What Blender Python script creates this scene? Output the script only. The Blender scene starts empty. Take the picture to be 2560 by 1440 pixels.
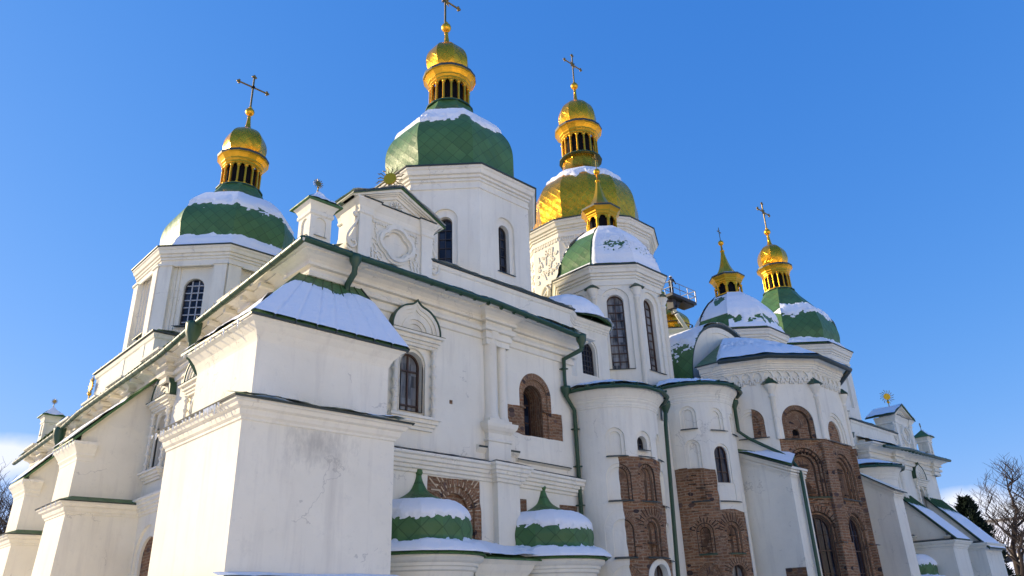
import bpy, math, random
import numpy as np
from math import sin, cos, tan, pi, radians, sqrt, atan2, hypot
from mathutils import Matrix, Vector, noise
from mathutils.geometry import delaunay_2d_cdt

random.seed(7)
scene = bpy.context.scene
COL = scene.collection

# ------------------------------------------------------------------ camera, sky, sun, exposure
cam_d = bpy.data.cameras.new('camera')
cam_d.sensor_width = 36.0
cam_d.lens = 26.30
cam_d.clip_end = 4000.0
cam = bpy.data.objects.new('camera', cam_d)
COL.objects.link(cam)
_r = (0.72639301, -0.68649369, -0.03285756)
_u = (-0.25421694, -0.31279473, 0.9151684)
_f = (0.638535, 0.65641898, 0.40173023)
cam.matrix_world = Matrix(((_r[0], _u[0], -_f[0], -10.0), (_r[1], _u[1], -_f[1], -18.79), (_r[2], _u[2], -_f[2], 1.6), (0, 0, 0, 1)))
scene.camera = cam

SUN_EL = radians(18.0)
SUN_B = radians(57.0)                       # sun stands towards -x, turned this much towards +y
sd = Vector((-cos(SUN_B) * cos(SUN_EL), sin(SUN_B) * cos(SUN_EL), sin(SUN_EL)))
sun_d = bpy.data.lights.new('sun', 'SUN')
sun_d.energy = 4.1
sun_d.angle = radians(0.5)
sun_d.color = (1.0, 0.83, 0.54)
sun = bpy.data.objects.new('sun', sun_d)
sun.rotation_euler = sd.to_track_quat('Z', 'Y').to_euler()
sun.location = (-60, 80, 60)
COL.objects.link(sun)

world = bpy.data.worlds.new('World')
scene.world = world
world.use_nodes = True
wn = world.node_tree.nodes; wl = world.node_tree.links
wn.clear()
wo = wn.new('ShaderNodeOutputWorld'); bg = wn.new('ShaderNodeBackground'); sky = wn.new('ShaderNodeTexSky')
sky.sky_type = 'NISHITA'; sky.sun_disc = False
sky.sun_elevation = SUN_EL
sky.sun_rotation = atan2(sd.x, sd.y)
sky.air_density = 1.0; sky.dust_density = 0.3; sky.ozone_density = 3.0; sky.altitude = 200
bg.inputs['Strength'].default_value = 0.1
# two small banks of cloud low over the horizon
tc = wn.new('ShaderNodeTexCoord')
nz = wn.new('ShaderNodeTexNoise'); nz.inputs['Scale'].default_value = 9.0; nz.inputs['Detail'].default_value = 7.0
wl.new(tc.outputs['Generated'], nz.inputs['Vector'])
def w_math(op, a, b=None, clamp=False):
    n = wn.new('ShaderNodeMath'); n.operation = op; n.use_clamp = clamp
    for i, v in enumerate((a, b)):
        if v is None: continue
        if isinstance(v, (int, float)): n.inputs[i].default_value = v
        else: wl.new(v, n.inputs[i])
    return n.outputs[0]
cl = None
for d, rad in (((0.165, 0.968, 0.178), 0.062), ((0.956, 0.275, 0.10), 0.055), ((0.965, 0.245, 0.08), 0.05)):
    vd = Vector(d).normalized()
    sub = wn.new('ShaderNodeVectorMath'); sub.operation = 'SUBTRACT'
    wl.new(tc.outputs['Generated'], sub.inputs[0]); sub.inputs[1].default_value = vd
    mul = wn.new('ShaderNodeVectorMath'); mul.operation = 'MULTIPLY'
    wl.new(sub.outputs[0], mul.inputs[0]); mul.inputs[1].default_value = (1, 1, 2.2)
    ln = wn.new('ShaderNodeVectorMath'); ln.operation = 'LENGTH'; wl.new(mul.outputs[0], ln.inputs[0])
    f = w_math('SUBTRACT', 1.0, w_math('DIVIDE', ln.outputs['Value'], rad))
    f = w_math('ADD', f, w_math('MULTIPLY', w_math('SUBTRACT', nz.outputs['Fac'], 0.5), 2.2))
    f = w_math('MULTIPLY', f, 1.6, True)
    cl = f if cl is None else w_math('MAXIMUM', cl, f)
mix = wn.new('ShaderNodeMix'); mix.data_type = 'RGBA'
wl.new(w_math('MULTIPLY', cl, 0.85), mix.inputs['Factor'])
# grade the clear sky: deeper blue overhead, gentler brightening towards the horizon
sc_ = wn.new('ShaderNodeSeparateColor'); cc_ = wn.new('ShaderNodeCombineColor'); wl.new(sky.outputs['Color'], sc_.inputs[0])
for i, (ref, val, pw) in enumerate(((1.35, .86, 1.15), (2.80, 2.50, .64), (4.6, 5.55, .36))):
    wl.new(w_math('MULTIPLY', w_math('POWER', w_math('DIVIDE', sc_.outputs[i], ref), pw), val), cc_.inputs[i])
wl.new(cc_.outputs[0], mix.inputs['A']); mix.inputs['B'].default_value = (6.0, 6.1, 6.6, 1)
wl.new(mix.outputs['Result'], bg.inputs['Color']); wl.new(bg.outputs[0], wo.inputs['Surface'])

vs = scene.view_settings
vs.view_transform = 'Standard'; vs.look = 'None'; vs.exposure = 0.78; vs.gamma = 1.0; vs.use_curve_mapping = False
scene.cycles.max_bounces = 6
scene.cycles.diffuse_bounces = 4

# ------------------------------------------------------------------ materials
class NT:
    def __init__(s, name):
        s.m = bpy.data.materials.new(name); s.m.use_nodes = True
        s.t = s.m.node_tree; s.b = s.t.nodes['Principled BSDF']
    def n(s, typ, **kw):
        nd = s.t.nodes.new(typ)
        for k, v in kw.items(): setattr(nd, k, v)
        return nd
    def set(s, sock, v):
        if isinstance(v, (int, float, tuple)): sock.default_value = v
        else: s.t.links.new(v, sock)
    def math(s, op, a, b=0.0, c=None, clamp=False):
        nd = s.n('ShaderNodeMath', operation=op, use_clamp=clamp)
        s.set(nd.inputs[0], a); s.set(nd.inputs[1], b)
        if c is not None: s.set(nd.inputs[2], c)
        return nd.outputs[0]
    def mix(s, f, a, b, mode='MIX'):
        nd = s.n('ShaderNodeMix', data_type='RGBA', blend_type=mode)
        s.set(nd.inputs['Factor'], f); s.set(nd.inputs['A'], a); s.set(nd.inputs['B'], b)
        return nd.outputs['Result']
    def noise(s, vec, scale, detail=5, rough=.55, out='Fac'):
        nd = s.n('ShaderNodeTexNoise'); s.set(nd.inputs['Vector'], vec)
        nd.inputs['Scale'].default_value = scale; nd.inputs['Detail'].default_value = detail; nd.inputs['Roughness'].default_value = rough
        return nd.outputs[out]
    def obj(s): return s.n('ShaderNodeTexCoord').outputs['Object']
    def uv(s): return s.n('ShaderNodeTexCoord').outputs['UV']
    def scale(s, vec, sc):
        nd = s.n('ShaderNodeMapping'); s.set(nd.inputs['Vector'], vec); nd.inputs['Scale'].default_value = sc; return nd.outputs[0]
    def ramp(s, f, stops):
        nd = s.n('ShaderNodeValToRGB'); s.set(nd.inputs[0], f); e = nd.color_ramp.elements
        while len(e) < len(stops): e.new(0.5)
        for el, (p, c) in zip(e, stops): el.position = p; el.color = c if len(c) == 4 else (*c, 1)
        return nd.outputs['Color']
    def bump(s, h, strength=.3, dist=.02, normal=None):
        nd = s.n('ShaderNodeBump'); nd.inputs['Strength'].default_value = strength; nd.inputs['Distance'].default_value = dist
        s.set(nd.inputs['Height'], h)
        if normal is not None: s.set(nd.inputs['Normal'], normal)
        s.t.links.new(nd.outputs[0], s.b.inputs['Normal']); return nd.outputs[0]
    def out(s, col=None, rough=.6, metal=0.0, spec=.5):
        if col is not None: s.set(s.b.inputs['Base Color'], (*col, 1) if isinstance(col, tuple) and len(col) == 3 else col)
        s.set(s.b.inputs['Roughness'], rough); s.set(s.b.inputs['Metallic'], metal); s.set(s.b.inputs['Specular IOR Level'], spec)
        return s.m

def mk_plaster(name, stain=False):
    t = NT(name); o = t.obj()
    c = t.ramp(t.noise(o, .55, 6, .6), [(.3, (.775, .725, .60)), (.7, (.87, .82, .69))])
    st = t.noise(t.scale(o, (2.6, 2.6, .28)), 1.2, 5, .6)
    c = t.mix(t.math('MULTIPLY', t.math('SUBTRACT', st, .52, clamp=True), 2.0, clamp=True), c, (.56, .515, .44, 1))
    sp = t.noise(o, 5.0, 6, .7)
    c = t.mix(t.math('MULTIPLY', t.math('SUBTRACT', sp, .58, clamp=True), 2.2, clamp=True), c, (.55, .52, .455, 1))
    wv = t.n('ShaderNodeVectorMath', operation='ADD'); t.set(wv.inputs[0], t.scale(o, (.42, .42, .5))); sv = t.n('ShaderNodeVectorMath', operation='SCALE'); t.set(sv.inputs[0], t.noise(o, 1.3, 4, .6, 'Color')); sv.inputs['Scale'].default_value = .55; t.set(wv.inputs[1], sv.outputs[0])
    vp = t.n('ShaderNodeTexVoronoi'); t.set(vp.inputs['Vector'], wv.outputs[0]); vp.inputs['Scale'].default_value = 1.0
    sc = t.n('ShaderNodeSeparateColor'); t.set(sc.inputs[0], vp.outputs['Color'])
    c = t.mix(t.math('MULTIPLY', sc.outputs[0], .22), c, (.66, .635, .57, 1))
    vc = t.n('ShaderNodeTexVoronoi', feature='DISTANCE_TO_EDGE'); t.set(vc.inputs['Vector'], wv.outputs[0]); vc.inputs['Scale'].default_value = 1.0
    ck = t.math('MULTIPLY', t.math('LESS_THAN', vc.outputs['Distance'], .006), t.math('GREATER_THAN', t.noise(o, .45, 3), .56))
    c = t.mix(t.math('MULTIPLY', ck, .4), c, (.40, .37, .32, 1))
    if stain:
        g = t.n('ShaderNodeMapping'); t.set(g.inputs['Vector'], o); g.inputs['Location'].default_value = (.95 / 1.15, 0, -5.55 / .75); g.inputs['Scale'].default_value = (1 / 1.15, 0, 1 / .75)
        ln = t.n('ShaderNodeVectorMath', operation='LENGTH'); t.set(ln.inputs[0], g.outputs[0])
        f = t.math('ADD', t.math('SUBTRACT', .9, ln.outputs['Value']), t.math('MULTIPLY', t.math('SUBTRACT', t.noise(t.scale(o, (3, 3, 1.3)), 2.2, 7, .7), .5), 2.2), clamp=True)
        c = t.mix(t.math('MULTIPLY', f, .62), c, (.36, .34, .30, 1))
        f2 = t.math('MULTIPLY', t.math('SUBTRACT', t.noise(o, 1.1, 6, .65), .56, clamp=True), 2.2, clamp=True)
        c = t.mix(f2, c, (.60, .56, .49, 1))
    t.bump(t.math('ADD', t.noise(o, 26, 4, .6), t.math('MULTIPLY', t.noise(o, 2.4, 4), 2.5)), .22, .02)
    return t.out(c, .88, 0, .25)

def mk_seamed(name, c1, c2, pitch, metal=0.0, rough=.42, line=.035, dark=.45, bumpy=.25, tilev=.16, spec=.5):
    t = NT(name); uv = t.uv(); o = t.obj()
    s = t.n('ShaderNodeSeparateXYZ'); t.set(s.inputs[0], uv)
    a = t.math('DIVIDE', t.math('ADD', s.outputs['X'], s.outputs['Y']), pitch)
    b = t.math('DIVIDE', t.math('SUBTRACT', s.outputs['X'], s.outputs['Y']), pitch)
    fa = t.math('ABSOLUTE', t.math('SUBTRACT', t.math('FRACT', a), .5))
    fb = t.math('ABSOLUTE', t.math('SUBTRACT', t.math('FRACT', b), .5))
    mx = t.math('MAXIMUM', fa, fb)
    ln = t.math('GREATER_THAN', mx, .5 - line / pitch)
    cb = t.n('ShaderNodeCombineXYZ'); t.set(cb.inputs[0], t.math('FLOOR', a)); t.set(cb.inputs[1], t.math('FLOOR', b))
    wnz = t.n('ShaderNodeTexWhiteNoise', noise_dimensions='3D'); t.set(wnz.inputs['Vector'], cb.outputs[0])
    c = t.mix(t.math('MULTIPLY', t.math('SUBTRACT', t.noise(o, .9, 6, .65), .25, clamp=True), 1.9, clamp=True), (*c1, 1), (*c2, 1))
    c = t.mix(t.math('MULTIPLY', wnz.outputs['Value'], tilev * 2), c, (c1[0] * .45, c1[1] * .45, c1[2] * .45, 1))
    c = t.mix(t.math('MULTIPLY', ln, dark), c, (c1[0] * .12, c1[1] * .12, c1[2] * .12, 1))
    h = t.math('ADD', t.math('MULTIPLY', ln, .35), t.math('MULTIPLY', t.noise(o, 2.1, 4, .6), 1.4))
    h = t.math('ADD', h, t.math('MULTIPLY', t.math('MULTIPLY', fa, wnz.outputs['Value']), 1.2))
    t.bump(h, bumpy, .06)
    rg = t.math('ADD', rough, t.math('MULTIPLY', t.math('SUBTRACT', t.noise(o, 3.0, 4), .5), .3), clamp=True)
    return t.out(c, rg, metal, spec)

def mk_simple(name, c1, c2, rough=.5, metal=0.0, ns=3.0, bumpy=.15, spec=.5, stretch=(1, 1, 1)):
    t = NT(name); o = t.scale(t.obj(), stretch)
    c = t.mix(t.noise(o, ns, 5, .6), (*c1, 1), (*c2, 1))
    t.bump(t.noise(o, ns * 6, 4), bumpy, .02)
    return t.out(c, rough, metal, spec)

def mk_brick(name, dark=1.0):
    t = NT(name); uv = t.uv(); o = t.obj()
    wob = t.n('ShaderNodeVectorMath', operation='ADD'); t.set(wob.inputs[0], uv)
    w2 = t.n('ShaderNodeVectorMath', operation='SCALE'); t.set(w2.inputs[0], t.noise(o, 1.7, 3, .5, 'Color')); w2.inputs['Scale'].default_value = .16
    t.set(wob.inputs[1], w2.outputs[0])
    br = t.n('ShaderNodeTexBrick'); t.set(br.inputs['Vector'], wob.outputs[0])
    br.inputs['Scale'].default_value = 1.0; br.inputs['Brick Width'].default_value = .40; br.inputs['Row Height'].default_value = .115
    br.inputs['Mortar Size'].default_value = .03; br.inputs['Mortar Smooth'].default_value = .4; br.inputs['Bias'].default_value = -.1
    br.inputs['Color1'].default_value = (.40 * dark, .175 * dark, .08 * dark, 1); br.inputs['Color2'].default_value = (.24 * dark, .115 * dark, .06 * dark, 1)
    br.inputs['Mortar'].default_value = (.46 * dark, .31 * dark, .19 * dark, 1)
    c = br.outputs['Color']
    big = t.noise(o, .8, 5, .6)
    row = t.noise(t.scale(uv, (.5, 5.5, 1)), 1.0, 3, .6)
    c = t.mix(t.math('MULTIPLY', t.math('SUBTRACT', row, .50, clamp=True), 3.2, clamp=True), c, (.56 * dark, .33 * dark, .18 * dark, 1))
    c = t.mix(t.math('MULTIPLY', t.math('SUBTRACT', .47, t.noise(t.scale(uv, (1.1, 4.2, 1)), 1.3, 5, .7), clamp=True), 4.0, clamp=True), c, (.085, .05, .033, 1))
    c = t.mix(t.math('MULTIPLY', t.math('SUBTRACT', big, .38, clamp=True), 2.2, clamp=True), t.mix(.5, c, (.12, .075, .05, 1)), c)
    c = t.mix(t.math('MULTIPLY', t.math('SUBTRACT', t.noise(o, 4.5, 6, .75), .52, clamp=True), 3.6, clamp=True), c, (.50 * dark, .38 * dark, .26 * dark, 1))
    vo = t.n('ShaderNodeTexVoronoi'); t.set(vo.inputs['Vector'], t.scale(wob.outputs[0], (2.3, 3.6, 1))); vo.inputs['Scale'].default_value = 1.0
    sp = t.n('ShaderNodeSeparateColor'); t.set(sp.inputs[0], vo.outputs['Color'])
    stone = t.math('MULTIPLY', t.math('LESS_THAN', vo.outputs['Distance'], .34), t.math('GREATER_THAN', sp.outputs[0], .70))
    c = t.mix(stone, c, t.mix(sp.outputs[1], (.07, .05, .045, 1), (.20, .13, .10, 1)))
    h = t.math('ADD', t.math('MULTIPLY', br.outputs['Fac'], -1.0), t.math('MULTIPLY', t.noise(o, 7, 6, .7), 1.6))
    t.bump(t.math('ADD', h, t.math('MULTIPLY', stone, .8)), .9, .05)
    return t.out(c, .92, 0, .2)

def mk_snow():
    t = NT('snow'); o = t.obj()
    c = t.mix(t.noise(o, 3, 5), (.84, .86, .89, 1), (.90, .91, .925, 1))
    t.bump(t.math('ADD', t.noise(o, 3.2, 6, .65), t.math('MULTIPLY', t.noise(o, 11, 5, .65), .5)), .55, .09)
    t.b.inputs['Subsurface Weight'].default_value = 0.0
    return t.out(c, .75, 0, .25)

def mk_glass(name, base, pale, amount):
    t = NT(name); o = t.obj()
    f = t.math('MULTIPLY', t.math('SUBTRACT', t.noise(t.scale(o, (6, 6, .9)), 1.0, 4, .55), 1 - amount, clamp=True), 4.0, clamp=True)
    c = t.mix(f, (*base, 1), (*pale, 1))
    t.bump(t.noise(o, 1.6, 2), .06, .05)
    wz = t.n('ShaderNodeTexWhiteNoise', noise_dimensions='3D'); fl = t.n('ShaderNodeVectorMath', operation='FLOOR'); t.set(fl.inputs[0], t.scale(o, (2.6, 2.6, 2.6))); t.set(wz.inputs['Vector'], fl.outputs[0])
    c = t.mix(t.math('MULTIPLY', t.math('POWER', wz.outputs['Value'], 2.0), .55), c, (pale[0] * 1.3, pale[1] * 1.4, pale[2] * 1.6, 1)); t.set(t.b.inputs['Base Color'], c)  # random pale cells painted in, standing in for panes reflecting the sky
    return t.out(None, t.math('ADD', .05, t.math('MULTIPLY', wz.outputs['Value'], .12)), 0, .22)

PL = mk_plaster('white_plaster'); PLS = mk_plaster('stained_plaster', True)
GREEN = mk_seamed('green_roof_metal', (.058, .150, .046), (.092, .20, .066), .62, 0.0, .5, .02, .42, .38, .2, .4)
PAINT = mk_simple('green_painted_metal', (.014, .048, .025), (.030, .082, .040), .42, 0, 2.5, .12)
DKMET = mk_simple('dark_edge_metal', (.02, .032, .03), (.045, .06, .052), .5, .1, 4, .15)
GOLD = mk_seamed('gilded_sheet', (1.0, .50, .032), (.95, .41, .02), .58, .88, .27, .014, .5, .32, .18)
GOLD2 = mk_simple('gilded_trim', (1.0, .51, .035), (.75, .36, .022), .32, .88, 4, .3)
BRASS = mk_simple('weathered_gilding', (.17, .125, .05), (.32, .235, .09), .42, 1.0, 7, .4)
BLACK = mk_simple('dark_opening', (.004, .004, .006), (.01, .01, .012), .8, 0, 3, .05, .1)
MORTAR = mk_simple('pale_mortar', (.55, .42, .28), (.66, .53, .37), .9, 0, 5, .3, .2); DKJOINT_SHADE = mk_simple('dark_joint_and_step_shade', (.06, .04, .03), (.10, .065, .045), .9, 0, 5, .3, .2); BRICK = mk_brick('old_brickwork'); BRICKD = mk_brick('dark_and_shade_brickwork', .72)
SNOW = mk_snow()
GLASS = mk_glass('dark_window_glass', (.010, .014, .026), (.05, .06, .08), .40)
GLASSC = mk_glass('curtained_window_glass', (.03, .03, .033), (.26, .25, .23), .62)
FRAME = mk_simple('brown_window_frame', (.05, .025, .018), (.085, .045, .03), .55, 0, 6, .15)
FRAMED = mk_simple('dark_window_bars', (.03, .028, .03), (.06, .05, .048), .55, 0, 6, .15)
FRAMEW = mk_simple('pale_window_bars', (.42, .42, .44), (.52, .52, .54), .55, 0, 6, .1)
ICE = mk_simple('icicle_ice', (.75, .80, .86), (.85, .88, .9), .12, 0, 5, .1, .6)

# ------------------------------------------------------------------ mesh builder
class MB:
    def __init__(s, T=None):
        s.v = []; s.f = []; s.m = []; s.uv = []; s.s = []; s.T = T
    def add(s, pts): b = len(s.v); s.v.extend(tuple(p) for p in pts); return b
    def face(s, idx, mat=0, uv=None, smooth=False):
        s.f.append(tuple(idx)); s.m.append(mat); s.s.append(smooth); s.uv.append(uv if uv is not None else [(0, 0)] * len(idx))
    def poly(s, pts, mat=0, uv=None):
        b = s.add(pts)
        if uv is None:
            p = [Vector(q) for q in pts]; e = (p[1] - p[0])
            e = e.normalized() if e.length > 1e-6 else Vector((1, 0, 0))
            n = e.cross(p[-1] - p[0]); n = n.normalized() if n.length > 1e-9 else Vector((0, 0, 1)); w = n.cross(e)
            uv = [((q - p[0]).dot(e), (q - p[0]).dot(w)) for q in p]
        s.face(range(b, b + len(pts)), mat, uv)
    def box(s, x0, x1, y0, y1, z0, z1, mat=0):
        P = [(x0, y0, z0), (x1, y0, z0), (x1, y1, z0), (x0, y1, z0), (x0, y0, z1), (x1, y0, z1), (x1, y1, z1), (x0, y1, z1)]
        for q in ((0, 1, 5, 4), (1, 2, 6, 5), (2, 3, 7, 6), (3, 0, 4, 7), (4, 5, 6, 7), (3, 2, 1, 0)): s.poly([P[i] for i in q], mat)
    def hexa(s, lo, hi, mat=0):                              # two quads, bottom and top, same winding
        s.poly(lo[::-1], mat); s.poly(hi, mat)
        for i in range(4): j = (i + 1) % 4; s.poly([lo[i], lo[j], hi[j], hi[i]], mat)
    def prism(s, pts, d, mat=0):                             # closed polygon pushed along vector d
        q = [tuple(np.add(p, d)) for p in pts]
        s.poly(pts, mat); s.poly(q[::-1], mat)
        for i in range(len(pts)): j = (i + 1) % len(pts); s.poly([pts[j], pts[i], q[i], q[j]], mat)
    def grid(s, P, mat=0, UV=None, smooth=True, closed=False):
        nu = len(P); nv = len(P[0]); b = s.add([p for row in P for p in row])
        for i in range(nu if closed else nu - 1):
            i2 = (i + 1) % nu
            for j in range(nv - 1):
                idx = (b + i * nv + j, b + i2 * nv + j, b + i2 * nv + j + 1, b + i * nv + j + 1)
                uv = [UV[i][j], UV[i2][j], UV[i2][j + 1], UV[i][j + 1]] if UV else None
                s.face(idx, mat, uv, smooth)
    def sweep(s, path, prof, mat=0, closed=False, mats=None, caps=True, smooth=False):
        n = len(path); P = [np.array(p[:2], float) for p in path]; dz = [p[2] if len(p) > 2 else 0.0 for p in path]; off = []
        for i in range(n):
            ns = []
            if closed or i > 0: e = P[i] - P[i - 1]; e = e / np.linalg.norm(e); ns.append(np.array([e[1], -e[0]]))
            if closed or i < n - 1: e = P[(i + 1) % n] - P[i]; e = e / np.linalg.norm(e); ns.append(np.array([e[1], -e[0]]))
            m = sum(ns) / len(ns); off.append(m / max(m @ m, .15) if len(ns) == 2 else m)
        L = [0.0]
        for i in range(1, n + 1): L.append(L[-1] + float(np.linalg.norm(P[i % n] - P[i - 1])))
        acc = 0.0
        for k in range(len(prof) - 1):
            (o0, z0), (o1, z1) = prof[k], prof[k + 1]; dl = hypot(o1 - o0, z1 - z0)
            rows = []; uvs = []
            for i in range(n + (1 if closed else 0)):
                ii = i % n
                a = P[ii] + off[ii] * o0; c = P[ii] + off[ii] * o1
                rows.append([(a[0], a[1], z0 + dz[ii]), (c[0], c[1], z1 + dz[ii])]); uvs.append([(L[i], acc), (L[i], acc + dl)])
            s.grid(rows, mats[k] if mats else mat, uvs, smooth); acc += dl
        if caps and not closed:
            for ii in (0, n - 1):
                s.poly([(P[ii][0] + off[ii][0] * o, P[ii][1] + off[ii][1] * o, z + dz[ii]) for o, z in prof], mats[0] if mats else mat)
    def tube(s, pts, r, n=8, mat=0, caps=True):
        pts = [Vector(p) for p in pts]; rs = r if isinstance(r, (list, tuple)) else [r] * len(pts); rows = []
        up = Vector((0, 0, 1)); prev = None
        for i, p in enumerate(pts):
            d = (pts[min(i + 1, len(pts) - 1)] - pts[max(i - 1, 0)]).normalized()
            if prev is None:
                a = d.cross(up) if abs(d.z) < .95 else d.cross(Vector((1, 0, 0)))
            else: a = prev - d * prev.dot(d)
            a.normalize(); prev = a; b = d.cross(a)
            k = 1.0
            if 0 < i < len(pts) - 1:
                c = (pts[i] - pts[i - 1]).normalized().dot((pts[i + 1] - pts[i]).normalized()); k = 1 / max(.6, sqrt(max(0, (1 + c) / 2)))
            rows.append([p + (a * cos(2 * pi * j / n) + b * sin(2 * pi * j / n)) * rs[i] * k for j in range(n + 1)])
        s.grid(rows, mat, None, True)
        if caps: s.poly(rows[0][:n], mat); s.poly(rows[-1][:n][::-1], mat)
    def lathe(s, cx, cy, prof, n=20, mat=0, a0=0, a1=2 * pi, smooth=True):
        rows = []; uvs = []; L = 0
        for i in range(n + 1):
            a = a0 + (a1 - a0) * i / n; rows.append([(cx + r * cos(a), cy + r * sin(a), z) for r, z in prof])
        acc = [0]
        for k in range(1, len(prof)): acc.append(acc[-1] + hypot(prof[k][0] - prof[k - 1][0], prof[k][1] - prof[k - 1][1]))
        rm = max(r for r, z in prof)
        uvs = [[(i * (a1 - a0) * rm / n, acc[k]) for k in range(len(prof))] for i in range(n + 1)]
        s.grid(rows, mat, uvs, smooth)
    def lathe_poly(s, C, prof, N, rot=-pi / 2, mat=0, nu=4, smooth=True, sect=None):
        # faceted dome: N flat-backed sectors with sharp ribs; prof = (apothem, z); C(z) -> axis point
        acc = [0]
        for k in range(1, len(prof)): acc.append(acc[-1] + hypot(prof[k][0] - prof[k - 1][0], prof[k][1] - prof[k - 1][1]))
        for k in (range(N) if sect is None else sect):
            a = rot + 2 * pi * k / N; n = (cos(a), sin(a)); t = (-n[1], n[0]); rows = []; uvs = []
            for i in range(nu + 1):
                q = -1 + 2 * i / nu; w = tan(pi / N) * q
                rows.append([(C(z)[0] + r * (n[0] + t[0] * w), C(z)[1] + r * (n[1] + t[1] * w), z) for r, z in prof])
                uvs.append([(k * 3.1 + r * w, acc[j]) for j, (r, z) in enumerate(prof)])
            s.grid(rows, mat, uvs, smooth)
    def ball(s, c, r, mat=0, n=14):
        s.lathe(c[0], c[1], [(r * sin(pi * k / 8) + 1e-4, c[2] - r * cos(pi * k / 8)) for k in range(9)], n, mat)
    def mesh(s, name, mats):
        T = s.T; v = [T(p) for p in s.v] if T else s.v
        me = bpy.data.meshes.new(name); me.from_pydata([tuple(map(float, p)) for p in v], [], s.f)
        for m in mats: me.materials.append(m)
        me.polygons.foreach_set('material_index', s.m); me.polygons.foreach_set('use_smooth', s.s)
        ul = me.uv_layers.new(name='UVMap'); ul.data.foreach_set('uv', [c for u in s.uv for q in u for c in q])
        me.validate(); me.update(); return me

def part(name, mb, mats, parent=None, label=None):
    me = mb.mesh(name, mats if isinstance(mats, (list, tuple)) else [mats])
    o = bpy.data.objects.new(name, me); COL.objects.link(o)
    if parent is not None: o.parent = parent
    if label: o['label'] = label
    return o
def thing(name, label, cat, loc=(0, 0, 0), group=None):
    o = bpy.data.objects.new(name, None); COL.objects.link(o); o.location = loc; o['label'] = label; o['category'] = cat
    if group: o['group'] = group
    return o
def tag(o, label=None, cat=None, group=None, kind=None):
    for k, v in (('label', label), ('category', cat), ('group', group), ('kind', kind)):
        if v: o[k] = v
    return o

def lerp(a, b, t): return a + (b - a) * t
def pl(prof, t): pass
def dense(prof, step):
    out = [prof[0]]
    for (a, b), (c, d) in zip(prof, prof[1:]):
        k = max(1, int(hypot(c - a, d - b) / step))
        out += [(lerp(a, c, i / k), lerp(b, d, i / k)) for i in range(1, k + 1)]
    return out
def spline(pts, sub=5):
    out = []; n = len(pts)
    for i in range(n - 1):
        p0, p1, p2, p3 = (np.array(pts[max(0, min(n - 1, j))], float) for j in (i - 1, i, i + 1, i + 2))
        for k in range(sub):
            t = k / sub
            out.append(tuple(.5 * ((2 * p1) + (p2 - p0) * t + (2 * p0 - 5 * p1 + 4 * p2 - p3) * t * t + (3 * p1 - p0 - 3 * p2 + p3) * t ** 3)))
    out.append(tuple(map(float, pts[-1]))); return out

# ---- relief panel: a wall laid out in (s, z) with regions sunk in or raised out
def arch(cx, z0, w, h, n=16):
    r = w / 2; zs = z0 + h - r
    return [(cx - r, z0), (cx + r, z0)] + [(cx + r * cos(pi * i / n), zs + r * sin(pi * i / n)) for i in range(n + 1)]
def rect(a, b, c, d): return [(a, c), (b, c), (b, d), (a, d)]
def rough(p, amp=.045, step=.2, seed=1):
    rnd = random.Random(seed); out = []
    for i in range(len(p)):
        a = p[i]; b = p[(i + 1) % len(p)]; L = hypot(b[0] - a[0], b[1] - a[1]); k = max(1, int(L / step)); n = (-(b[1] - a[1]) / (L or 1), (b[0] - a[0]) / (L or 1))
        for q in range(k):
            w = rnd.uniform(-amp, amp) if q else 0; out.append((lerp(a[0], b[0], q / k) + n[0] * w, lerp(a[1], b[1], q / k) + n[1] * w))
    return out
def inside(poly, x, y):
    c = False; j = len(poly) - 1
    for i in range(len(poly)):
        xi, yi = poly[i]; xj, yj = poly[j]
        if (yi > y) != (yj > y) and x < (xj - xi) * (y - yi) / (yj - yi) + xi: c = not c
        j = i
    return c
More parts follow.
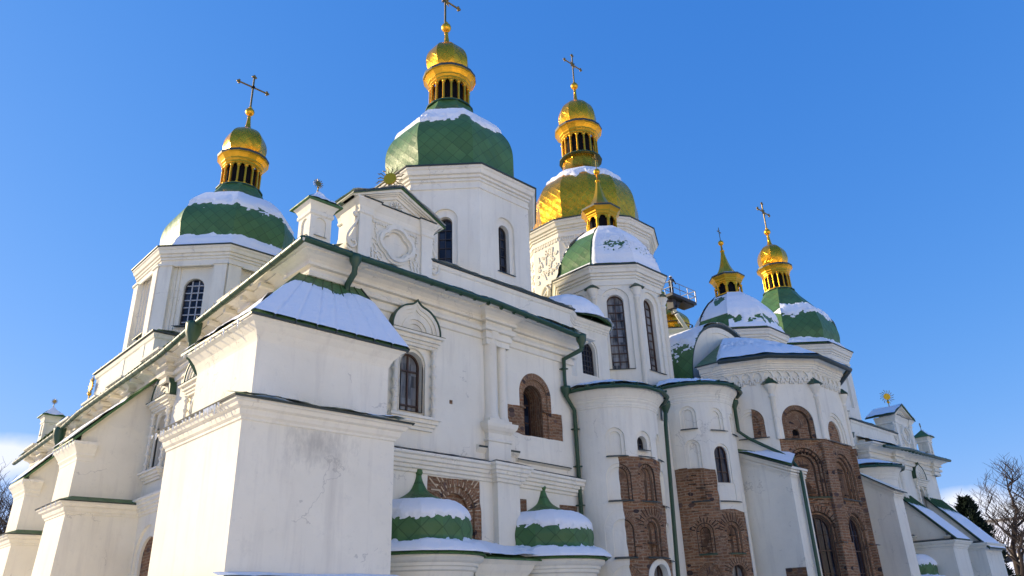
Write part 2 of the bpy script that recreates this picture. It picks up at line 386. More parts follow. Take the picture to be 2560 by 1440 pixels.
def panel(mb, f, outline, regions, mat=0, ds=None, smooth=False, uvoff=0.0):
    V = []; E = []
    def addpoly(p):
        q = []
        for i in range(len(p)):
            a = p[i]; b = p[(i + 1) % len(p)]; k = max(1, int(hypot(b[0] - a[0], b[1] - a[1]) / ds)) if ds else 1
            if ds and abs(b[0] - a[0]) < 1e-6: k = 1
            q += [(lerp(a[0], b[0], t / k), lerp(a[1], b[1], t / k)) for t in range(k)]
        b0 = len(V); V.extend(q); E.extend((b0 + i, b0 + (i + 1) % len(q)) for i in range(len(q)))
    addpoly(outline)
    for r in regions: addpoly(r['p'])
    if ds:
        xs = [p[0] for p in outline]; zs = [p[1] for p in outline]
        n = max(1, int((max(xs) - min(xs)) / ds))
        for i in range(1, n):
            nz_ = int((max(zs) - min(zs)) / .42)
            for j in range(1, nz_): V.append((lerp(min(xs), max(xs), i / n), lerp(min(zs), max(zs), j / nz_ + .001 * (i % 3))))
    ov, oe, of = delaunay_2d_cdt([Vector(p) for p in V], E, [], 0, 1e-5)[:3]
    bb = [(min(p[0] for p in r['p']), max(p[0] for p in r['p']), min(p[1] for p in r['p']), max(p[1] for p in r['p'])) for r in regions]
    reg = []
    for t in of:
        x = sum(ov[i].x for i in t) / 3; y = sum(ov[i].y for i in t) / 3; k = -1
        if not inside(outline, x, y): reg.append(None); continue
        for i in range(len(regions) - 1, -1, -1):
            b = bb[i]
            if b[0] <= x <= b[1] and b[2] <= y <= b[3] and inside(regions[i]['p'], x, y): k = i; break
        reg.append(k)
    D = lambda k: 0.0 if k < 0 else regions[k].get('d', 0.0)
    def cm(k, x, y):
        c = regions[k].get('clip') if k >= 0 else None
        return 0 if c is not None and not inside(c, x, y) else M(k)
    M = lambda k: mat if k < 0 else regions[k].get('m', mat)
    cache = {}
    def vid(i, d):
        if (i, d) not in cache: cache[(i, d)] = mb.add([f(ov[i].x, ov[i].y, d)])
        return cache[(i, d)]
    edges = {}
    for t, k in zip(of, reg):
        if k is None: continue
        for i in range(3):
            edges.setdefault(tuple(sorted((t[i], t[(i + 1) % 3]))), []).append(k)
        if k >= 0 and regions[k].get('hole'): continue
        R = regions[k] if k >= 0 else {}
        if 'polar' in R:
            c = R['polar']; uv = []
            for i in t:
                dx = ov[i].x - c[0]; dy = ov[i].y - c[1]
                uv.append((hypot(dx, dy) * 1.0, atan2(dy, dx) * c[2]) if dy > 0 else (abs(dx), (0 if dx > 0 else pi * c[2]) + (dy if dx > 0 else -dy)))
        else: uv = [(ov[i].x + uvoff, ov[i].y) for i in t]
        mb.face([vid(i, D(k)) for i in t], cm(k, sum(ov[i].x for i in t) / 3, sum(ov[i].y for i in t) / 3), uv, smooth)
    for (a, b), ks in edges.items():
        if len(ks) == 2:
            k0, k1 = ks
            if abs(D(k0) - D(k1)) > 1e-6:
                if D(k0) > D(k1): k0, k1 = k1, k0
                rm = regions[k1].get('rm') if k1 >= 0 else None
                if rm is None: rm = cm(k0, (ov[a].x + ov[b].x) / 2, (ov[a].y + ov[b].y) / 2) if k0 >= 0 and 'clip' in regions[k0] else (cm(k1, (ov[a].x + ov[b].x) / 2, (ov[a].y + ov[b].y) / 2) if k1 >= 0 and 'clip' in regions[k1] else M(k0))
                pa, pb = ov[a], ov[b]
                bi = mb.add([f(pa.x, pa.y, D(k0)), f(pb.x, pb.y, D(k0)), f(pb.x, pb.y, D(k1)), f(pa.x, pa.y, D(k1))])
                L = hypot(pb.x - pa.x, pb.y - pa.y); dd = D(k1) - D(k0)
                u0 = pa.x + pa.y
                mb.face((bi, bi + 1, bi + 2, bi + 3), rm, [(u0, 0), (u0 + L, 0), (u0 + L, dd), (u0, dd)])
def R_(p, d=0.0, m=0, **k): return dict(p=p, d=d, m=m, **k)

def fplane(p0, p1):                                    # outward is to the right of p0->p1
    p0 = np.array(p0, float); p1 = np.array(p1, float); t = (p1 - p0) / np.linalg.norm(p1 - p0); n = np.array([t[1], -t[0]])
    def f(s, z, d): q = p0 + t * s - n * d; return (q[0], q[1], z)
    return f
def fcyl(cx, cy, r):
    def f(s, z, d): a = s / r; return (cx + (r - d) * sin(a), cy - (r - d) * cos(a), z)
    return f

def window_mesh(T, f, cx, z0, w, h, d, xs, zs, fw=.06, bw=.035, pal=(0, 1, 0)):
    """arched window set at depth d: materials 0 frame, 1 glass, 2 bars"""
    mb = MB(T); out = arch(cx, z0, w, h, 18); r = w / 2; zc = z0 + h - r
    ri = r - fw
    mb.poly([f(s, z, d + .07) for s, z in out], pal[1], [(s, z) for s, z in out])
    inn = [(cx - ri, z0 + fw), (cx + ri, z0 + fw)] + [(cx + ri * cos(pi * i / 18), zc + ri * sin(pi * i / 18)) for i in range(19)]
    n = len(out)
    for i in range(n):
        j = (i + 1) % n
        mb.poly([f(*out[i], d), f(*out[j], d), f(*inn[j], d), f(*inn[i], d)], pal[0])
        mb.poly([f(*inn[i], d), f(*inn[j], d), f(*inn[j], d + .07), f(*inn[i], d + .07)], pal[0])
    def bar(s0, s1, za, zb, m):
        for q in ([(s0, za), (s1, za), (s1, zb), (s0, zb)],): mb.poly([f(s, z, d + .015) for s, z in q], m)
        for (a, b) in (((s0, za), (s0, zb)), ((s1, zb), (s1, za)), ((s0, zb), (s1, zb)), ((s1, za), (s0, za))):
            mb.poly([f(*a, d + .015), f(*b, d + .015), f(*b, d + .07), f(*a, d + .07)], m)
    for k in xs:
        q, b, m = (k, bw, pal[2]) if not isinstance(k, tuple) else k
        s = cx + q * w / 2; top = zc + sqrt(max(0, ri * ri - (s - cx) ** 2)); bar(s - b / 2, s + b / 2, z0 + fw, top, m)
    for k in zs:
        q, b, m = (k, bw, pal[2]) if not isinstance(k, tuple) else k
        z = z0 + q * h; hw = ri if z < zc else sqrt(max(0, ri * ri - (z - zc) ** 2)); bar(cx - hw, cx + hw, z - b / 2, z + b / 2, m)
    return mb

SNOW_MB = MB()
def nz3(p, s, o=0.0): return noise.noise(Vector((p[0] * s + o, p[1] * s, p[2] * s)))
def snow_shell(P, mask, nu, nv, T=None, sink=.05):
    """P(u,v)->(pos, normal); mask(u,v,pos)->snow depth in metres, negative where the roof is bare"""
    base = len(SNOW_MB.v); H = []
    for i in range(nu + 1):
        for j in range(nv + 1):
            p, n = P(i / nu, j / nv); h = max(-sink, min(mask(i / nu, j / nv, p), .22)); H.append(h)
            q = (p[0] + n[0] * h, p[1] + n[1] * h, p[2] + n[2] * h)
            SNOW_MB.v.append(T(q) if T else q)
    for i in range(nu):
        for j in range(nv):
            a = i * (nv + 1) + j; idx = (a, a + nv + 1, a + nv + 2, a + 1)
            if max(H[k] for k in idx) > -sink * .8: SNOW_MB.face([base + k for k in idx], 0, None, True)
def fbm(p, s, o=0.0): return nz3(p, s, o) + .5 * nz3(p, s * 2.1, o + 3) + .3 * nz3(p, s * 4.7, o + 7) + .22 * nz3(p, s * 11, o + 11)
def dome_snow(C, prof, N, rot, k, mask, T=None, nu=22, nv=44):
    prof = dense(prof, .05); acc = [0]
    for q in range(1, len(prof)): acc.append(acc[-1] + hypot(prof[q][0] - prof[q - 1][0], prof[q][1] - prof[q - 1][1]))
    a = rot + 2 * pi * k / N; n = (cos(a), sin(a)); t = (-n[1], n[0])
    def at(v):
        x = v * acc[-1]; j = max(1, min(len(acc) - 1, int(np.searchsorted(acc, x)))); w = (x - acc[j - 1]) / max(1e-9, acc[j] - acc[j - 1])
        r = lerp(prof[j - 1][0], prof[j][0], w); z = lerp(prof[j - 1][1], prof[j][1], w)
        j0 = max(0, j - 4); j1 = min(len(prof) - 1, j + 3); dr = prof[j1][0] - prof[j0][0]; dzz = prof[j1][1] - prof[j0][1]; l = hypot(dr, dzz)
        return r, z, dzz / l, -dr / l
    def P(u, v):
        r, z, nr, nzv = at(v); w = tan(pi / N) * (2 * u - 1); c = C(z)
        q0 = n[0] + t[0] * w; q1 = n[1] + t[1] * w; ql = hypot(q0, q1); return (c[0] + r * q0, c[1] + r * q1, z), (q0 / ql * nr, q1 / ql * nr, nzv)
    snow_shell(P, mask, nu, nv, T)

# ------------------------------------------------------------------ ground
mb = MB(); S = 1500; mb.poly([(-S, -S, 0), (S, -S, 0), (S, S, 0), (-S, S, 0)])
tag(part('ground', mb, mk_simple('trodden_snow', (.76, .71, .63), (.84, .79, .71), .8, 0, .4, .4, .2)), 'flat snow covered ground around the cathedral', None, None, 'structure')

# ------------------------------------------------------------------ the cathedral
CA = thing('cathedral', 'large white cathedral with green and golden domes under patches of snow', 'cathedral')
MX = 50.4
def mirror(dz):
    return lambda p: (MX - p[0], p[1], p[2] + dz)

# body that fills the plan behind the walls
mb = MB(); mb.box(1.0, 49.4, 1.5, 31, 0, 10.2, 0); mb.box(1.0, 11.6, 1.5, 31, 10.2, 11.2, 0); mb.box(38.8, 49.4, 1.5, 31, 10.2, 11.6, 0); mb.box(2.5, 47.9, 4.2, 31, 10.2, 12.6, 0); mb.box(14, 36.4, 4.5, 28, 12.6, 14.6, 0)
part('main_roof', mb, [GREEN], CA)

CORN = [(0.0, 10.70), (.08, 10.72), (.08, 10.90), (.04, 10.92), (.04, 10.98), (.17, 10.99), (.21, 11.08), (.17, 11.17), (.08, 11.18), (.08, 11.32), (.22, 11.33), (.22, 11.43), (.17, 11.44), (.22, 11.52), (.36, 11.61), (.52, 11.65), (.52, 11.71), (.74, 11.72), (.76, 11.80), (0.0, 11.93)]
STR = [(0, 5.72), (.06, 5.75), (.06, 5.83), (.13, 5.86), (.13, 5.95), (.20, 5.98), (.20, 6.07), (.27, 6.10), (.27, 6.2), (.34, 6.24), (.34, 6.32), (0, 6.46)]

def ogee(w, h, n=8):
    P = spline([(w, 0), (w, h * .22), (w * .86, h * .5), (w * .55, h * .73), (w * .22, h * .83), (w * .06, h * .92), (0, h)], n)
    return P + [(-x, z) for x, z in P[-2::-1]]

def window_frame(T, f, cx, dz, parent):
    """baroque window surround: stepped opening, beaded colonettes, entablature and an ogee hood under green metal"""
    mb = MB(T); Z = lambda z: z + dz
    g = lambda s, z, d: f(s, z, d)
    panel(mb, g, rect(cx - .62, cx + .62, Z(7.42), Z(9.98)), [R_(rect(cx - .52, cx + .52, Z(7.5), Z(9.9)), -.03), R_(arch(cx, Z(7.5), 1.0, 2.18), .06), R_(arch(cx, Z(7.6), .86, 1.95), .0, hole=True)])
    def bx(s0, s1, z0, z1, d0, d1):
        P = [g(s, z, d) for d in (d0, d1) for s, z in ((s0, z0), (s1, z0), (s1, z1), (s0, z1))]
        mb.poly(P[:4]); mb.poly(P[4:][::-1])
        for i in range(4): j = (i + 1) % 4; mb.poly([P[i], P[4 + i], P[4 + j], P[j]])
    for k, (z0, z1, o, w) in enumerate(((7.02, 7.12, .10, .78), (7.12, 7.22, .16, .84), (7.22, 7.34, .24, .9), (7.34, 7.42, .32, .97), (9.72, 9.82, .14, .86), (9.82, 9.92, .20, .90), (9.92, 10.05, .28, .95), (10.05, 10.13, .40, 1.02))):
        bx(cx - w, cx + w, Z(z0), Z(z1), 0, -o)
    for sg in (-1, 1):                                   # beaded colonettes
        c = cx + sg * .76; pr = [(.07, 7.42), (.10, 7.5)]
        for q in range(6):
            b = 7.55 + q * .36; pr += [(.06, b), (.05, b + .1), (.075, b + .16), (.11, b + .21), (.075, b + .26), (.055, b + .3)]
        pr += [(.11, 9.70), (.11, 9.72)]
        rows = []
        for i in range(13):
            a = 2 * pi * i / 12; rows.append([g(c + r * cos(a), Z(z), -.12 + r * sin(a)) for r, z in pr])
        mb.grid(rows, 0)
    o = ogee(.92, 1.15); zb = Z(10.13)
    def og(w, h): return [(cx + x, zb + z) for x, z in ogee(w, h)]
    panel(mb, lambda s, z, d: f(s, z, d - .22), og(.92, 1.15), [R_(og(.80, 1.0), .05), R_(og(.68, .86), .09), R_(arch(cx, zb, 1.1, .62), .06), R_(arch(cx, zb, .9, .5), .11), R_(arch(cx, zb, .66, .36), .15)])
    gm = MB(T)
    a = [(cx + x, zb + z) for x, z in ogee(.93, 1.16)]; b = [(cx + x, zb + z) for x, z in ogee(.965, 1.215)]
    for i in range(len(a) - 1):
        gm.poly([f(*a[i], -.26), f(*a[i + 1], -.26), f(*b[i + 1], -.26), f(*b[i], -.26)])
        gm.poly([f(*b[i], -.26), f(*b[i + 1], -.26), f(*b[i + 1], 0), f(*b[i], 0)])
        gm.poly([f(*a[i], -.26), f(*a[i + 1], -.26), f(*a[i + 1], -.15), f(*a[i], -.15)])
    gm.poly([f(s, z, d) for s, z, d in ((cx - 1.04, Z(10.135), -.43), (cx + 1.04, Z(10.135), -.43), (cx + 1.04, Z(10.155), 0), (cx - 1.04, Z(10.155), 0))], 0)
    fr = part('window_surround', mb, PL, parent); part('hood_roof', gm, PAINT, fr); gm = MB(T)
    bs = [f(s, z, d) for s, z, d in ((cx - .62, Z(7.47), -.14), (cx + .62, Z(7.47), -.14), (cx + .62, Z(7.58), .2), (cx - .62, Z(7.58), .2))]
    gm.poly(bs, 0); gm.poly([f(cx - .62, Z(7.43), -.14), f(cx + .62, Z(7.43), -.14), bs[1], bs[0]], 0)
    part('sill', gm, PAINT, fr)

def spiral(c, r0, r1, turns, a0, w, n=26):
    L = []; R = []
    for i in range(n + 1):
        t = i / n; a = a0 + turns * 2 * pi * t; r = lerp(r0, r1, t); ww = w * (1 - .5 * t)
        L.append((c[0] + (r + ww / 2) * cos(a), c[1] + (r + ww / 2) * sin(a))); R.append((c[0] + (r - ww / 2) * cos(a), c[1] + (r - ww / 2) * sin(a)))
    return L + R[::-1]
def stroke(pts, w):
    L = []; R = []
    for i, p in enumerate(pts):
        a = pts[max(0, i - 1)]; b = pts[min(len(pts) - 1, i + 1)]; l = hypot(b[0] - a[0], b[1] - a[1]) or 1; n = (-(b[1] - a[1]) / l, (b[0] - a[0]) / l)
        ww = w * (.55 + .45 * sin(pi * i / (len(pts) - 1)))
        L.append((p[0] + n[0] * ww / 2, p[1] + n[1] * ww / 2)); R.append((p[0] - n[0] * ww / 2, p[1] - n[1] * ww / 2))
    return L + R[::-1]
def quatre(cx, cz, rx, rz, n=64, k=.16):
    return [(cx + rx * (1 + k * (abs(cos(2 * a)) - .6)) * cos(a), cz + rz * (1 + k * (abs(cos(2 * a)) - .6)) * sin(a)) for a in (2 * pi * i / n for i in range(n))]

def sunburst(T, c, r, parent, ax='y', tilt=0):
    mb = MB(T); n = 24
    def pt(a, q, d):
        if ax == 'y': return (c[0] + .64 * q * cos(a) * tilt + .77 * d * tilt, c[1] - .77 * q * cos(a) + .64 * d, c[2] + q * sin(a))
        return (c[0] + d, c[1] + q * cos(a), c[2] + q * sin(a))
    for d in (-.03, .03): mb.poly([pt(2 * pi * i / n, r, d) for i in range(n)], 0)
    for i in range(n): a = 2 * pi * i / n; b = 2 * pi * (i + 1) / n; mb.poly([pt(a, r, -.03), pt(b, r, -.03), pt(b, r, .03), pt(a, r, .03)], 0)
    for i in range(16):
        a = 2 * pi * (i + .5) / 16; L = r * (2.05 if i % 2 else 2.35)
        pts = [pt(a + .12 * sin(q * 9) * q, lerp(r * .98, L, q), 0) for q in (0, .2, .4, .6, .8, 1)]
        mb.tube(pts, [r * .075] * 5 + [r * .03], 6, 1)
    mb.tube([(c[0], c[1], c[2] - r * 3.1), (c[0], c[1], c[2] - r)], r * .13, 8, 1)
    mb.ball((c[0], c[1], c[2] - r * 1.75), r * .42, 0)
    part('sunburst', mb, [GOLD2, BRASS], parent)

def gable_turret(T, x0, x1, y0, y1, zb, parent, label=None):
    """little corner turret with a pyramid roof and a sun finial"""
    mb = MB(T); zt = zb + 1.35
    C = ((x0 + x1) / 2, (y0 + y1) / 2)
    for p0, p1 in (((x0, y0), (x1, y0)), ((x1, y0), (x1, y1)), ((x1, y1), (x0, y1)), ((x0, y1), (x0, y0))):
        L = hypot(p1[0] - p0[0], p1[1] - p0[1])
        panel(mb, fplane(p0, p1), rect(0, L, zb - .8, zt), [R_(arch(L / 2, zb + .28, L * .5, .62), .05)])
    sq = [(x0, y0), (x1, y0), (x1, y1), (x0, y1)]
    mb.sweep(sq, [(0, zt - .42), (.05, zt - .38), (.05, zt - .28), (.02, zt - .25), (.08, zt - .1), (.16, zt), (.16, zt + .03), (0, zt + .03)], 0, True)
    for p0, p1 in zip(sq, sq[1:] + sq[:1]):
        L = hypot(p1[0] - p0[0], p1[1] - p0[1]); f = fplane(p0, p1)
        mb.poly([f(L * .2, zb + .24, -.06), f(L * .8, zb + .24, -.06), f(L * .8, zb + .28, 0), f(L * .2, zb + .28, 0)], 1)
    t = part('turret', mb, [PL, DKMET], parent, label)
    rf = MB(T); e = .24; zr = zt + .03; ap = (C[0], C[1], zt + .62)
    q = [(x0 - e, y0 - e, zr), (x1 + e, y0 - e, zr), (x1 + e, y1 + e, zr), (x0 - e, y1 + e, zr)]
    for i in range(4): rf.poly([q[i], q[(i + 1) % 4], ap]); rf.poly([q[i], q[(i + 1) % 4], (*q[(i + 1) % 4][:2], zr - .04), (*q[i][:2], zr - .04)])
    rf.poly([(p[0], p[1], zr - .04) for p in q])
    part('turret_roof', rf, GREEN, t)
    fn = MB(T); zf = ap[2]
    fn.tube([(C[0], C[1], zf - .1), (C[0], C[1], zf + .22)], .018, 6)
    fn.lathe(C[0], C[1], [(.001, zf + .02), (.045, zf + .06), (.001, zf + .10)], 8)
    n = 20
    fn.poly([(C[0] + .10 * cos(2 * pi * i / n), C[1], zf + .34 + .10 * sin(2 * pi * i / n)) for i in range(n)])
    for i in range(14):
        a = 2 * pi * i / 14; fn.tube([(C[0] + .1 * cos(a), C[1], zf + .34 + .1 * sin(a)), (C[0] + .17 * cos(a), C[1], zf + .34 + .17 * sin(a))], .014, 5)
    part('sun_finial', fn, BRASS, t)
    # snow on the front slope
    def P(u, v):
        a = np.array(q[0]); b = np.array(q[1]); m = lerp(a, b, u); p = lerp(m, np.array(ap), v * .93); return tuple(p), (0, -.5, .86)
    snow_shell(P, lambda u, v, p: .05 - 2.2 * max(0, abs(u - .5) - .42) + .05 * fbm(p, 3), 14, 14, T)

def voussoirs(cx, cz, r0, r1, n, m, d=0.0, w=.035, a0=.0, a1=pi, seed=1):
    rnd = random.Random(seed); out = []
    for i in range(n):
        a = lerp(a0, a1, (i + .5) / n) + rnd.uniform(-.03, .03); ra = r0 + rnd.uniform(-.02, .03); rb = r1 + rnd.uniform(-.14, .03); t = (-sin(a) * w / 2, cos(a) * w / 2)
        out.append(R_([(cx + ra * cos(a) + t[0], cz + ra * sin(a) + t[1]), (cx + ra * cos(a) - t[0], cz + ra * sin(a) - t[1]), (cx + rb * cos(a) - t[0], cz + rb * sin(a) - t[1]), (cx + rb * cos(a) + t[0], cz + rb * sin(a) + t[1])], d, m))
    return out
def courses(s0, s1, z0, z1, n, m, d, seed=1, w=.04):
    rnd = random.Random(seed); out = []
    for i in range(n):
        L = rnd.uniform(.15, .45); s = rnd.uniform(s0, max(s0 + .01, s1 - L)); z = rnd.uniform(z0, z1); out.append(R_([(s, z), (s + L, z + rnd.uniform(-.015, .015)), (s + L, z + w), (s, z + w)], d, m))
    return out
def gallery(T, mir):
    """flat gallery front: wall, cornice, pier, windows, attic and its sculpted gable"""
    f = fplane((0, 0), (1, 0)); mb = MB(T)
    ring = (9.28, 9.05, 1.0)
    reg = [R_(rect(3.06, 4.30, 7.42, 9.98), .0, hole=True), R_(arch(3.68, 7.6, .86, 1.95), .36, hole=True, rm=0)]
    reg += [R_(rough(rect(7.80, 10.66, 7.5, 8.5), .03, .25, 2), .02, 1), R_(arch(9.28, 7.5, 1.66, 2.38, 20), .015, 1, polar=ring), R_(arch(9.28, 7.5, 1.30, 2.14, 20), .07, 1, polar=ring), R_(arch(9.20, 7.5, .96, 1.92, 18), .75, hole=True, rm=2)]  # deep window reveal takes the darker brick as painted shade
    c5 = (5.5, 4.72, 1.0)
    reg += [R_(rough(rect(4.35, 6.48, 3.2, 5.68), .02, .3, 4), .02, 1), R_(arch(5.52, 3.0, 2.05, 2.68, 20), .02, 1, polar=c5), R_(arch(5.52, 3.0, 1.50, 2.46, 20), .09, 1, polar=c5), R_(arch(5.5, 3.0, 1.1, 2.24, 20), .2, 1)]
    reg += voussoirs(5.52, 4.66, 1.06, 1.5, 15, 3, .0, .035, .1, 2.5, 3) + voussoirs(5.52, 4.66, .78, .98, 16, 3, .005, .03, .0, pi, 5) + voussoirs(5.51, 4.66, .58, .74, 13, 3, .075, .03, .0, pi, 7) + courses(5.0, 6.0, 4.55, 5.0, 5, 3, .19, 4) + courses(4.4, 5.0, 4.6, 5.5, 4, 3, .01, 9)
    for q in reg:
        if q.get('m') == 3: q['clip'] = rect(4.37, 6.46, 3.2, 5.66)
    reg += [R_(rect(8.30, 8.62, 4.64, 5.26), .02, 2), R_(rect(10.25, 11.2, 4.6, 5.2), .02, 2), R_(rect(5.21, 5.35, 8.08, 8.22), .03, 2), R_(rect(2.8, 3.4, 3.2, 3.35), .02, 2)]
    panel(mb, f, rect(0, 11.4, 0, 12.0), reg)
    mb.poly([(11.4, 0, 0), (11.4, 1.2, 0), (11.4, 1.2, 12), (11.4, 0, 12)])
    # pier with its two half columns
    mb.sweep([(6.74, 0), (6.74, -.20), (7.76, -.20), (7.76, 0)], [(0, 6.3), (0, 7.0), (.05, 7.03), (.05, 7.09), (0, 7.12), (0, 7.3), (.05, 7.36), (.10, 7.40), (.17, 7.5), (.20, 7.6), (.20, 7.66), (-.2, 7.66)], 0)
    for c, r in ((7.02, .26), (7.58, .18)):
        mb.lathe(c, -.02, [(r * 1.25, 7.66), (r * 1.28, 7.76), (r * 1.1, 7.9), (r, 7.96), (r, 10.48), (r * 1.1, 10.5), (r * 1.1, 10.56), (r, 10.58), (r, 10.64), (r * 1.25, 10.72), (r * 1.3, 10.98)], 16, 0)
        mb.box(c - r * 1.25, c + r * 1.25, -.02 - r * 1.25, 0, 7.6, 7.78)
        for q in (-.6, .1):                                  # leaf on the capital
            mb.poly([(c + q * r, -.03 - r * 1.28, 10.96), (c + q * r + r * .5, -.03 - r * 1.34, 10.96), (c + q * r + r * .25, -.03 - r * 1.1, 10.6)])
    mb.box(7.05, 8.05, -.25, 0, 0, 5.8)
    w = part('gallery_wall', mb, [PL, BRICK, BRICKD, MORTAR], CA)
    # cornice, string course
    mb = MB(T)
    end = [(11.4, 0, -.12), (11.4, .6, -.12)]
    if mir: p = [(-.01, 2.0), (-.01, 1.0), (-.2, 1.0), (-.2, -.22), (.85, -.22), (.85, 0)]
    else: p = [(0, 31.1, -1.08), (0, 28.4, -.98), (-.3, 28.4, -.98), (-.3, 27.9, -.96), (0, 27.9, -.96), (0, 22.3, -.78), (-.3, 22.3, -.78), (-.3, 21.8, -.76), (0, 21.8, -.76), (0, 18.4, -.6), (-.3, 18.4, -.6), (-.3, 17.9, -.59), (0, 17.9, -.59), (0, 15.1, -.5), (-.3, 15.1, -.5), (-.3, 14.6, -.5), (0, 14.6, -.5), (0, 11.0, -.4), (-.3, 11.0, -.4), (-.3, 10.5, -.39), (0, 10.5, -.39), (0, 4.0, -.13), (-.26, 4.0, -.13), (-.26, 3.55, -.12), (0, 3.55, -.12), (0, .95), (-.22, .95), (-.22, -.22), (.85, -.22), (.85, 0)]
    mb.sweep(p + [(6.7, 0, -.05), (6.7, -.24, -.05), (7.8, -.24, -.06), (7.8, 0, -.06)] + end, CORN, 0)
    mb.sweep([(6.7, 0, -.05), (6.7, -.24, -.05), (7.8, -.24, -.06), (7.8, 0, -.06)], [(0, 10.5), (0, 10.72)], 0)
    part('cornice', mb, PL, CA)
    mb = MB(T)
    mb.sweep([(1.0, 0), (7.02, 0, -.04), (7.02, -.26, -.04), (8.08, -.26, -.08), (8.08, 0, -.1), (11.4, 0, -.2)], STR, 0, mats=[0] * 10 + [1])
    mb.sweep([(8.15, 0), (10.9, 0, -.06)], [(0, 6.50), (.12, 6.56), (.12, 6.6), (0, 6.64)], 0, mats=[0, 1, 1])
    for a, b in ((6.35, 6.75), (7.75, 8.25)): mb.sweep([(a, 0), (b, 0)], [(0, 6.62), (.14, 6.78), (.16, 6.84), (0, 6.88)], 0, mats=[0, 1, 1])
    part('string_course', mb, [PL, DKMET], CA)
    # lower roof strip between gutter and attic
    mb = MB(T); mb.sweep([(-.2, 0, 0), (11.6, 0, -.1)], [(.80, 11.83), (-.55, 12.45)], 0, caps=False)
    part('eaves_roof', mb, GREEN, CA)
    def P(u, v): x = lerp(1.2, 11.2, u); return (x, lerp(-.82, .25, v), lerp(11.85, 12.34, v) - .1 * u), (0, -.42, .91)
    snow_shell(P, lambda u, v, p: .07 - .1 * v + .09 * fbm(p, 1.3, 5), 60, 8, T)
    # gutter
    mb = MB(T)
    mb.tube([(-.92, -.94, 11.80), (.7, -.94, 11.76), (6.0, -.94, 11.70), (6.25, -.96, 11.74), (7.0, -.96, 11.70), (11.05, -.94, 11.46)], .105, 8)
    k = .0
    while k < 11: mb.tube([(k - .015, -.94, 11.79 - .022 * k), (k + .015, -.94, 11.79 - .022 * k)], .112, 8); k += .62
    part('gutter', mb, PAINT, CA)
    mb = MB(T)
    mb.lathe(11.02, -.93, [(.001, 10.98), (.1, 11.0), (.1, 11.1), (.19, 11.3), (.21, 11.46), (.21, 11.54), (.001, 11.54)], 14)
    mb.tube([(11.02, -.93, 11.05), (11.02, -.93, 10.95), (10.82, -.14, 10.72), (10.80, -.14, 9.9), (10.80, -.16, 9.45), (10.82, -.16, 9.2), (11.24, -.14, 8.75), (11.24, -.14, 0)], .075, 8)
    mb.lathe(10.80, -.16, [(.09, 9.2), (.1, 9.25), (.18, 9.42), (.2, 9.5), (.2, 9.6), (.09, 9.62)], 12)
    for z in (8.0, 6.6, 5.2, 3.8): mb.box(11.12, 11.36, -.25, 0, z, z + .04)
    mb.box(10.68, 10.92, -.25, 0, 10.3, 10.34)
    if not mir:
        part('downpipe', mb, PAINT, CA); mb = MB()
        mb.lathe(.80, -.94, [(.001, 11.3), (.09, 11.32), (.09, 11.40), (.17, 11.56), (.19, 11.68), (.19, 11.78), (.001, 11.78)], 14)
        mb.tube([(.80, -.94, 11.38), (.80, -.92, 11.2), (.84, -.50, 10.98), (.84, -.46, 10.7), (.84, -.46, 10.4)], .085, 8)
        part('downpipe', mb, PAINT, CA)
    # windows
    window_frame(T, f, 3.68, 0, w)
    part('window', window_mesh(T, f, 3.68, 7.6, .86, 1.95, .22, [0], [.70, .12], .06, .05, (0, 1, 0)), [FRAME, GLASSC], w)
    part('window', window_mesh(T, f, 9.20, 7.5, .96, 1.92, .68, [-.2, .3], [.35, .7], .05, .035, (0, 1, 0)), [FRAME, GLASS], w)
    for a, b in ((8.47, 8.72), (9.66, 9.98)): mb = MB(T); mb.box(a, b, -.04, .06, 8.46, 8.52); part('brick_impost', mb, BRICKD, w)
    # attic wall behind the eaves
    mb = MB(T); panel(mb, fplane((0, .42), (1, .42)), rect(4.6, 12.0, 11.4, 13.25), [])
    mb.poly([(12.0, .42, 11.4), (12.0, 1.6, 11.4), (12.0, 1.6, 13.25), (12.0, .42, 13.25)])
    mb.sweep([(4.6, .42), (12.0, .42), (12.0, 1.6)], [(0, 13.08), (.06, 13.12), (.10, 13.22), (.10, 13.25)], 0)
    at = part('attic_wall', mb, PL, CA)
    mb = MB(T); mb.sweep([(4.6, .42), (12.0, .42), (12.0, 1.6)], [(0, 13.25), (.18, 13.26), (.18, 13.31), (-.5, 13.45)], 0, mats=[1, 1, 0]); part('attic_coping', mb, [GREEN, DKMET], at)
    def P2(u, v): return (lerp(4.7, 11.9, u), lerp(.26, .9, v), lerp(13.33, 13.45, v)), (0, -.1, 1)
    snow_shell(P2, lambda u, v, p: .05 + .05 * fbm(p, 1.6, 9), 50, 5, T)
    # sculpted gable
    gx = 3.12; y = .36; mb = MB(T); g = fplane((0, y), (1, y)); reg = []
    cz = 13.38
    for i in range(7):
        for sx in (-1, 1):
            x = gx + sx * (.15 + i * .125); reg.append(R_(spiral((x, 14.0 - .02 * (i % 2)), .055, .02, 1.3, pi * .5, .04, 14), -.06))
    rnd = random.Random(5)
    for sx in (-1, 1):
        for zz in (12.66, 12.86, 13.05, 13.3, 13.55, 13.8):
            e = .62 if abs(zz - cz) > .45 else .82
            for q in range(3 if e < .7 else 1):
                x = gx + sx * (e + .14 * q + rnd.uniform(0, .06)); a = rnd.uniform(0, 6.28)
                reg.append(R_(stroke([(x + .11 * (t - .5) * cos(a) + .05 * sin(t * 5), zz + .13 * (t - .5) * 1.6 + .03 * cos(t * 6 + a)) for t in (0, .2, .4, .6, .8, 1)], .055), -.06))
